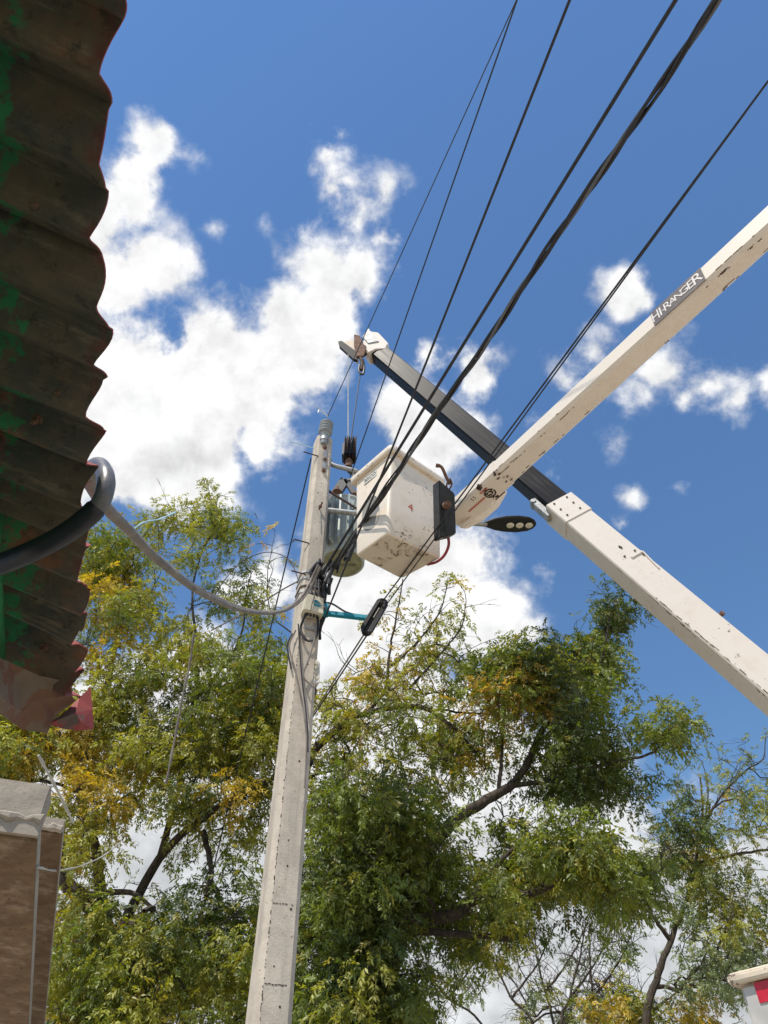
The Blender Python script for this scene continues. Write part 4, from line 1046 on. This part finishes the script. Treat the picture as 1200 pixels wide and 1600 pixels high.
def make_crown(name, parent, clumps, scale=1.0, per=13, spread=.17):
    """clumps: (position, outward direction, tint, size)"""
    pos, dirs, cols, sc, ti = [], [], [], [], []
    for (p, od, tn, sz) in clumps:
        base = np.array(TINT[tn]); k = max(4, int(per * sz * sz * rng.uniform(.8, 1.25)))
        cm = rng.uniform(.8, 1.2)
        for _ in range(k):
            a = rng.uniform(0, 2 * math.pi); el = rng.normal(-.42, .45)
            dv = np.array([math.cos(a) * math.cos(el), math.sin(a) * math.cos(el), math.sin(el)]) + od * .5 + WIND
            off = rng.normal(0, spread * sz, 3) * np.array([1, 1, .85])
            pos.append(p + off); dirs.append(dv + off * 1.6); sc.append(scale * rng.uniform(.7, 1.2))
            c = base * cm * rng.uniform(.75, 1.28)
            u = rng.random()
            if u < .06: c = c * .6 + np.array(TINT['gold']) * .4
            elif u < .2: c = c * .7 + np.array(TINT['lime']) * .3
            cols.append(c); ti.append(rng.integers(0, len(TEMPL)))
    pos = np.array(pos); dirs = np.array(dirs); cols = np.array(cols); sc = np.array(sc); ti = np.array(ti)
    X = dirs / np.linalg.norm(dirs, axis=1, keepdims=True)
    upv = np.array([0, 0, 1.]) + rng.normal(0, .55, X.shape)
    Y = np.cross(upv, X); Y /= np.linalg.norm(Y, axis=1, keepdims=True); Z = np.cross(X, Y)
    T_ = np.stack(TEMPL)[ti]                                       # (n, NF, 3)
    V = pos[:, None, :] + sc[:, None, None] * (T_[:, :, 0:1] * X[:, None, :] + T_[:, :, 1:2] * Y[:, None, :] + T_[:, :, 2:3] * Z[:, None, :])
    n = len(pos); V = V.reshape(-1, 3) - np.array(parent_loc(parent)); nq = n * NF // 4
    me = bpy.data.meshes.new(name)
    me.vertices.add(len(V)); me.vertices.foreach_set('co', V.astype(np.float32).ravel())
    me.loops.add(nq * 4); me.loops.foreach_set('vertex_index', np.arange(nq * 4, dtype=np.int32))
    me.polygons.add(nq); me.polygons.foreach_set('loop_start', np.arange(0, nq * 4, 4, dtype=np.int32))
    at = me.attributes.new('tint', 'FLOAT_COLOR', 'POINT')
    lv = np.repeat(rng.uniform(.82, 1.18, nq), 4)
    cc_ = np.ones((len(V), 4), np.float32); cc_[:, :3] = np.repeat(cols, NF, axis=0) * lv[:, None]
    at.data.foreach_set('color', cc_.ravel())
    me.update(calc_edges=True); me.materials.append(M['leaf'])
    o = bpy.data.objects.new(name, me); COL.objects.link(o); o.parent = parent; o['kind'] = 'stuff'
    return o
NFR = [0]
def tree(name, label, base_px, base_y, limbs, regions, per=17, scale=1.0, extra=(), group='trees', bare=0, lobe=(5, 8), twig_r=.0042, seed=1, spread=.10, dens=1.55):
    r2 = random.Random(seed)
    b0 = aty(*base_px, base_y)
    th = thing(name, label, 'tree', (b0[0], b0[1], 0), group)
    nodes, par, fixed = [], [], []
    first = True
    for li, (pts, r0, r1) in enumerate(limbs):
        P = [aty(x, y, Y) for x, y, Y in pts]
        if first: P = [np.array([b0[0] + .05, b0[1] + .1, 0.0]), np.array([b0[0], b0[1], b0[2] * .55])] + P; first = False
        S = smooth_path(P, 6); S = [p + np.array([r2.gauss(0, .005), r2.gauss(0, .005), r2.gauss(0, .004)]) if 0 < i < len(S) - 1 else p for i, p in enumerate(S)]
        r0 *= .72; r1 *= .8
        rad = [r0 + (r1 - r0) * (i / (len(S) - 1)) ** .85 for i in range(len(S))]
        mb = MB(); mb.tube(S, rad, 9); mb.build('trunk' if li == 0 else 'limb', M['bark'], th, smooth=True)
        for p in S[len(S) // 3 if li == 0 else 0:]:
            nodes.append(p); par.append(-1)
    nfix = len(nodes)
    cl = []
    for (poly, cnt, (y0, y1), tints, size) in regions:
        xs = [p[0] for p in poly]; ys = [p[1] for p in poly]; k = 0; tries = 0
        cnt = int(cnt * dens)
        while k < cnt and tries < cnt * 30:
            tries += 1; x, y = r2.uniform(min(xs), max(xs)), r2.uniform(min(ys), max(ys))
            if not poly_in(poly, x, y): continue
            Yc = r2.uniform(y0, y1); p = aty(x, y, Yc)
            # a spray of leaf clumps on one branch end shares its tint, so the crown falls into lobes
            g_ = math.sin(p[0] * 2.1 + seed) + math.sin(p[2] * 2.7 + p[0] * .9) + math.sin(p[1] * 3.1 + seed * 2) + r2.gauss(0, 1.7)
            q = .5 + .5 * math.erf(g_ / 2.9); tot = sum(w_ for _, w_ in tints); acc = 0
            for tn, w_ in tints:
                acc += w_ / tot
                if q <= acc + 1e-6: break
            m_ = r2.randint(*lobe)
            for _ in range(m_):
                cl.append((p + np.array([r2.gauss(0, .155), r2.gauss(0, .18), r2.gauss(0, .135)]) * size, tn, size * r2.uniform(.75, 1.15))); k += 1
    for (x, y, Y, tn, sz) in extra: cl.append((aty(x, y, Y), tn, sz))
    trunk_top = nodes[0]
    cl.sort(key=lambda c: min(np.linalg.norm(np.array(nodes[:nfix]) - c[0], axis=1)))
    clumps = []
    NA = np.zeros((nfix + len(cl) * 4 + 8, 3)); NA[:nfix] = np.array(nodes); cnt = nfix
    parl = [-1] * nfix
    for (p, tn, sz) in cl:
        dd = NA[:cnt] - p; dist = np.sqrt((dd ** 2).sum(1)) + .55 * np.maximum(dd[:, 2], 0)
        j = int(dist.argmin()); q = NA[j].copy(); dvec = p - q; Ld = np.linalg.norm(dvec)
        prev = j
        segs = 3 if Ld > .5 else 2
        for s in range(1, segs + 1):
            t = s / segs; bend = np.array([r2.gauss(0, .05), r2.gauss(0, .05), .10 * math.sin(math.pi * t)]) * Ld * (1 if s < segs else 0)
            if cnt >= len(NA): break
            NA[cnt] = q + dvec * t + bend; parl.append(prev); prev = cnt; cnt += 1
        clumps.append((p, dvec / (Ld + 1e-6), tn, sz))
    load = np.zeros(cnt)
    haschild = set(parl)
    for i in range(cnt - 1, nfix - 1, -1):
        if i not in haschild: load[i] += 1
        if parl[i] >= nfix: load[parl[i]] += load[i]
    mb = MB()
    for i in range(nfix, cnt):
        ra = min(.05, twig_r * math.sqrt(max(1, load[i])) * 1.15); pi = parl[i]
        rb = ra * 1.25 if pi < nfix else min(.055, twig_r * math.sqrt(max(1, load[pi])) * 1.15)
        mb.tube([NA[pi], NA[i]], [rb, ra], 5, cap=False)
    for k in range(bare):                           # bare twigs
        j = r2.randrange(nfix // 3, cnt); p = NA[j]; a = r2.uniform(0, 6.28); L_ = r2.uniform(.35, 1.0)
        dv = np.array([math.cos(a) * .7, math.sin(a) * .5, r2.uniform(-.1, .9)]); L_ *= .8
        q1 = p + dv * L_ * .35 + np.array([r2.gauss(0, .05), r2.gauss(0, .05), .06]); q2 = p + dv * L_ * .7 + np.array([r2.gauss(0, .07), r2.gauss(0, .07), .05]); q3 = p + dv * L_ + np.array([r2.gauss(0, .1), r2.gauss(0, .1), r2.gauss(-.03, .08)])
        S = smooth_path([p, q1, q2, q3], 3); mb.tube(S, [.006 - .0045 * i / (len(S) - 1) for i in range(len(S))], 4, cap=False)
        for s_ in range(3):
            i = r2.randrange(2, len(S) - 1); m_ = S[i]; t1 = nrm(S[i + 1] - S[i - 1]) * r2.uniform(.1, .2) + np.array([r2.gauss(0, .07), r2.gauss(0, .07), r2.uniform(0, .08)])
            mb.tube([m_, m_ + t1 * .55 + np.array([0, 0, .015]), m_ + t1], [.0035, .0026, .0014], 3, cap=False)
    if mb.v: mb.build('twigs', M['bark'], th, kind='stuff')
    if clumps:
        o = make_crown('crown', th, clumps, scale, per, spread); NFR[0] += len(o.data.polygons)
    return th

GR = [('dark', .9), ('green', 2), ('lime', 2.0), ('gold', .55)]
YG = [('dark', .3), ('green', 1.1), ('lime', 2.2), ('gold', 1.1)]
YE = [('green', .8), ('lime', 1.8), ('gold', 1.5), ('ochre', .5)]
DG = [('dark', 2.0), ('green', 2.8), ('lime', .35)]
GY = [('grey', 2), ('green', .8), ('lime', .7), ('gold', .3)]

tree('neem_tree', 'yellowish green feathery tree filling the lower left beside the eave', (215, 1600), 9.3,
     [([(215, 1600, 9.3), (195, 1510, 9.3), (165, 1440, 9.2), (150, 1330, 9.1), (125, 1220, 9.0), (165, 1080, 8.9), (195, 950, 8.8)], .17, .03),
      ([(165, 1440, 9.2), (125, 1400, 9.0), (98, 1372, 8.9), (90, 1320, 8.8)], .13, .09),
      ([(180, 1470, 9.3), (250, 1340, 9.1), (310, 1285, 9.0), (370, 1245, 8.9), (430, 1215, 8.8)], .085, .03),
      ([(250, 1340, 9.1), (285, 1200, 9.0), (310, 1050, 8.9), (300, 930, 8.9), (318, 855, 8.9)], .06, .012),
      ([(300, 1100, 9.0), (370, 1010, 8.8), (385, 930, 8.8)], .04, .01),
      ([(318, 1300, 9.0), (330, 1360, 8.7), (322, 1400, 8.6)], .05, .03),
      ([(130, 1400, 9.0), (200, 1395, 8.6), (240, 1420, 8.4)], .06, .02)],
     [([(140, 870), (200, 800), (245, 880), (300, 890), (360, 960), (430, 980), (450, 1060), (430, 1180), (250, 1200), (60, 1180), (-60, 1180), (-60, 1050), (130, 1050)], 290, (8.0, 9.8), GR, 1.0),
      ([(-60, 1160), (440, 1140), (430, 1240), (300, 1260), (200, 1270), (100, 1250), (-60, 1260)], 90, (8.0, 10.2), YG, 1.0),
      ([(70, 1260), (420, 1230), (405, 1330), (90, 1350)], 42, (8.0, 10.2), YG, .95),
      ([(60, 1420), (150, 1430), (400, 1380), (400, 1650), (40, 1650)], 240, (8.0, 10.4), [('dark', .9), ('green', 1.8), ('lime', 1.7), ('gold', .6)], 1.0),
      ([(255, 800), (285, 775), (310, 768), (350, 782), (362, 825), (345, 862), (300, 880), (260, 860)], 30, (8.5, 9.2), [('green', 2), ('lime', 1.6)], .95),
      ([(355, 895), (395, 875), (415, 905), (400, 940), (362, 938)], 8, (8.6, 9.0), GR, .8),
      ([(150, 830), (180, 800), (205, 830), (230, 880), (230, 960), (150, 960)], 44, (8.3, 9.3), GR, .95),
      ([(330, 1000), (440, 990), (450, 1200), (420, 1250), (340, 1180)], 46, (8.2, 9.6), YE, .9)],
     per=21, bare=150, seed=3, lobe=(3, 6), scale=.84)

tree('yellowing_tree', 'thin yellowing tree behind the pole with long bare upright shoots', (468, 1600), 8.6,
     [([(468, 1600, 8.6), (465, 1400, 8.6), (468, 1290, 8.6), (482, 1190, 8.6), (520, 1145, 8.5), (560, 1118, 8.5), (640, 1104, 8.4), (690, 1120, 8.3), (735, 1165, 8.2)], .13, .02),
      ([(575, 1112, 8.5), (602, 1075, 8.4), (610, 1010, 8.4), (622, 950, 8.3), (629, 905, 8.3)], .035, .010),
      ([(612, 1040, 8.4), (655, 1000, 8.4), (690, 950, 8.3), (700, 905, 8.3)], .024, .008),
      ([(640, 1075, 8.4), (690, 1020, 8.4), (722, 975, 8.3), (728, 935, 8.3)], .024, .007),
      ([(660, 1106, 8.4), (740, 1115, 8.3), (810, 1120, 8.2)], .025, .01),
      ([(475, 1215, 8.6), (530, 1205, 8.5), (552, 1230, 8.4)], .02, .008),
      ([(470, 1000, 8.8), (425, 960, 8.8), (418, 900, 8.8), (430, 830, 8.8)], .018, .005)],
     [([(490, 1070), (530, 1045), (600, 1030), (680, 1010), (740, 1030), (760, 1090), (740, 1150), (640, 1170), (540, 1160), (485, 1170)], 112, (7.8, 9.2), [('green', .5), ('lime', 2), ('gold', 1.3)], .72),
      ([(540, 1140), (740, 1130), (830, 1090), (840, 1120), (780, 1180), (700, 1240), (560, 1250)], 82, (7.8, 9.0), YE, .75),
      ([(475, 1160), (560, 1170), (560, 1290), (465, 1330)], 26, (8.0, 9.2), YG, .7),
      ([(620, 1000), (720, 930), (735, 985), (660, 1040)], 12, (8.2, 8.6), [('lime', 2), ('gold', 1)], .6)],
     extra=[(622, 925, 8.3, 'lime', .75), (608, 960, 8.3, 'gold', .82), (632, 965, 8.3, 'lime', .75), (700, 902, 8.3, 'lime', .82), (690, 922, 8.3, 'green', .68), (722, 918, 8.3, 'gold', .82), (728, 950, 8.3, 'lime', .68), (660, 960, 8.3, 'green', .68), (684, 990, 8.3, 'gold', .75), (425, 825, 8.8, 'gold', .63), (590, 1010, 8.3, 'gold', .75), (570, 965, 8.3, 'lime', .60), (640, 985, 8.3, 'lime', .68), (400, 850, 8.8, 'ochre', .60), (448, 870, 8.8, 'lime', .52), (440, 950, 8.8, 'gold', .75)],
     per=15, bare=120, seed=9, lobe=(2, 4), scale=.84)

tree('dark_green_tree', 'dense dark green tree right of the pole below the crane boom', (600, 1600), 7.9,
     [([(600, 1600, 7.9), (620, 1480, 7.9), (660, 1350, 7.9), (705, 1288, 7.8), (760, 1250, 7.8), (800, 1225, 7.8), (830, 1180, 7.8), (860, 1110, 7.8), (900, 1040, 7.8)], .15, .03),
      ([(640, 1440, 7.9), (712, 1428, 7.8), (735, 1408, 7.8), (770, 1402, 7.8), (830, 1396, 7.8), (900, 1360, 7.7), (960, 1320, 7.7)], .095, .03),
      ([(800, 1228, 7.8), (880, 1215, 7.7), (960, 1190, 7.7), (1010, 1180, 7.7), (1040, 1160, 7.7)], .04, .012),
      ([(780, 1240, 7.8), (785, 1160, 7.8), (790, 1080, 7.8)], .035, .012),
      ([(870, 1090, 7.8), (930, 1050, 7.7), (950, 980, 7.7), (952, 945, 7.7)], .03, .01),
      ([(650, 1455, 7.9), (730, 1460, 7.8), (805, 1468, 7.8)], .05, .03),
      ([(850, 1130, 7.8), (900, 1138, 7.7), (960, 1140, 7.7)], .03, .01),
      ([(730, 1410, 7.9), (800, 1330, 7.7), (900, 1290, 7.6)], .04, .012)],
     [([(745, 1060), (760, 1020), (790, 998), (818, 1005), (845, 1040), (830, 1090), (780, 1100)], 34, (7.3, 8.2), DG, .85),
      ([(835, 1040), (880, 990), (925, 985), (955, 1020), (978, 1030), (980, 1080), (965, 1125), (925, 1150), (870, 1145), (835, 1100)], 70, (7.2, 8.3), [('green', 2), ('grey', 1.5), ('lime', 1.0), ('dark', 1)], .9),
      ([(928, 985), (938, 950), (952, 932), (968, 950), (965, 990), (945, 1010)], 15, (7.5, 7.9), [('green', 2), ('dark', 1.4)], .75),
      ([(1018, 1130), (1032, 1118), (1048, 1118), (1056, 1155), (1050, 1180), (1030, 1170)], 16, (7.4, 7.9), [('grey', 2), ('green', 2)], .75),
      ([(800, 1135), (870, 1145), (950, 1130), (965, 1200), (950, 1255), (900, 1270), (860, 1250), (850, 1190)], 50, (7.2, 8.4), DG, .9),
      ([(520, 1235), (600, 1225), (660, 1260), (660, 1330), (720, 1350), (790, 1310), (880, 1290), (960, 1300), (1010, 1330), (1020, 1390), (940, 1420), (860, 1395), (700, 1400), (640, 1460), (480, 1420), (480, 1330)], 250, (6.9, 9.0), DG, .95),
      ([(470, 1400), (640, 1420), (660, 1490), (640, 1660), (440, 1660)], 125, (7.0, 9.0), DG, 1.0),
      ([(900, 1300), (930, 1285), (970, 1300), (975, 1345), (940, 1355), (905, 1340)], 8, (6.9, 7.2), [('lime', 3)], .75),
      ([(755, 1090), (800, 1065), (815, 1100), (780, 1125)], 6, (7.2, 7.6), [('gold', 2), ('ochre', 2)], .7),
      ([(640, 1410), (900, 1400), (900, 1440), (700, 1470)], 34, (7.6, 9.4), [('green', 1.4), ('lime', 1), ('dark', 1)], .75)],
     per=22, bare=60, seed=5, scale=.86)

tree('slender_tree', 'sparse grey green tree with forked stems at the right edge', (1010, 1620), 11.6,
     [([(1010, 1620, 11.6), (1030, 1520, 11.6), (1048, 1470, 11.6), (1075, 1400, 11.5), (1090, 1330, 11.5), (1098, 1270, 11.5), (1094, 1215, 11.5)], .10, .015),
      ([(1098, 1290, 11.5), (1130, 1240, 11.4), (1165, 1205, 11.4), (1192, 1185, 11.4), (1197, 1150, 11.4)], .03, .008),
      ([(1085, 1350, 11.5), (1150, 1335, 11.4), (1220, 1325, 11.4)], .035, .02),
      ([(1104, 1270, 11.5), (1106, 1230, 11.5), (1098, 1190, 11.5)], .02, .007),
      ([(1048, 1470, 11.6), (1020, 1430, 11.5), (1000, 1380, 11.5)], .05, .02)],
     [([(1095, 1300), (1130, 1225), (1200, 1195), (1290, 1200), (1290, 1320), (1160, 1325)], 46, (10.6, 12.2), GY, .72),
      ([(1030, 1310), (1090, 1300), (1150, 1310), (1155, 1400), (1140, 1460), (1060, 1450), (1030, 1390)], 44, (10.6, 12.4), [('green', 1.6), ('lime', 1.4), ('dark', .8), ('gold', .5)], .95),
      ([(1060, 1440), (1140, 1420), (1200, 1450), (1290, 1440), (1290, 1560), (1140, 1540), (1080, 1540)], 62, (10.6, 12.6), GY, .85),
      ([(1048, 1240), (1078, 1225), (1084, 1290), (1060, 1310), (1045, 1280)], 16, (10.5, 11.2), [('dark', 2), ('grey', 1)], .8),
      ([(1165, 1360), (1290, 1370), (1290, 1440), (1180, 1420)], 14, (10.8, 12), [('dark', 2), ('grey', 1)], .7)],
     extra=[(1196, 1145, 11.4, 'grey', .78), (1158, 1168, 11.4, 'grey', .78), (1125, 1185, 11.4, 'grey', .78), (1095, 1212, 11.4, 'lime', .78), (1082, 1180, 11.4, 'grey', .78), (1148, 1200, 11.4, 'lime', .8), (1175, 1188, 11.4, 'grey', .8), (1110, 1160, 11.4, 'grey', .6), (1188, 1215, 11.4, 'grey', .8), (1165, 1240, 11.4, 'green', .8), (1130, 1225, 11.4, 'grey', .78), (1098, 1252, 11.4, 'lime', .78)],
     per=15, bare=90, seed=8, lobe=(2, 4), scale=.95)

# leggy, nearly bare saplings in the gap at the bottom
SAP = [('almost bare sapling leaning right in the gap below the dark tree', 760, 15.5, [(760, 1620), (700, 1560), (650, 1500)], 5),
       ('straight thin sapling in the gap, the one nearest the pole side', 830, 14.5, [(838, 1620), (800, 1560), (770, 1500), (745, 1450)], 21),
       ('forked bare sapling rising in the middle of the bottom gap', 865, 14.0, [(868, 1620), (852, 1550), (838, 1490), (835, 1440)], 22),
       ('upright sapling with a few leaves beside the yellow bush', 905, 13.5, [(880, 1620), (890, 1560), (905, 1500), (915, 1440)], 23),
       ('dark upright sapling stem right of the bottom gap', 930, 13.0, [(928, 1620), (926, 1560), (922, 1500), (920, 1450)], 24)]
for lb_, bx, Y, pts, sd_ in SAP:
    tree('bare_sapling', lb_, (bx, 1620), Y, [([(x, y, Y) for x, y in pts], .05, .012), ([(pts[1][0], pts[1][1], Y), (pts[1][0] + 40, pts[1][1] - 55, Y - .2), (pts[1][0] + 70, pts[1][1] - 120, Y - .4)], .03, .008)],
         [([(bx - 110, 1450), (bx + 80, 1440), (bx + 90, 1640), (bx - 90, 1640)], 22, (Y - .8, Y + .8), [('green', 1.4), ('grey', 1.2), ('lime', 1)], .45)], per=10, bare=80, seed=sd_, group='bare saplings', scale=.9)
tree('yellow_bush', 'yellow green bushy crown low at the bottom edge beside the truck', (985, 1640), 12.4,
     [([(985, 1640, 12.4), (985, 1600, 12.4), (990, 1560, 12.3)], .06, .02), ([(985, 1610, 12.4), (1030, 1570, 12.2), (1060, 1550, 12.2)], .04, .012)],
     [([(905, 1570), (950, 1548), (1010, 1540), (1060, 1545), (1110, 1580), (1130, 1660), (890, 1660)], 75, (11.6, 13), [('lime', 1.6), ('gold', 1.4), ('green', .8)], .8)], per=14, bare=10, seed=31)
print('leaf faces', NFR[0], 'objects', len(bpy.data.objects))
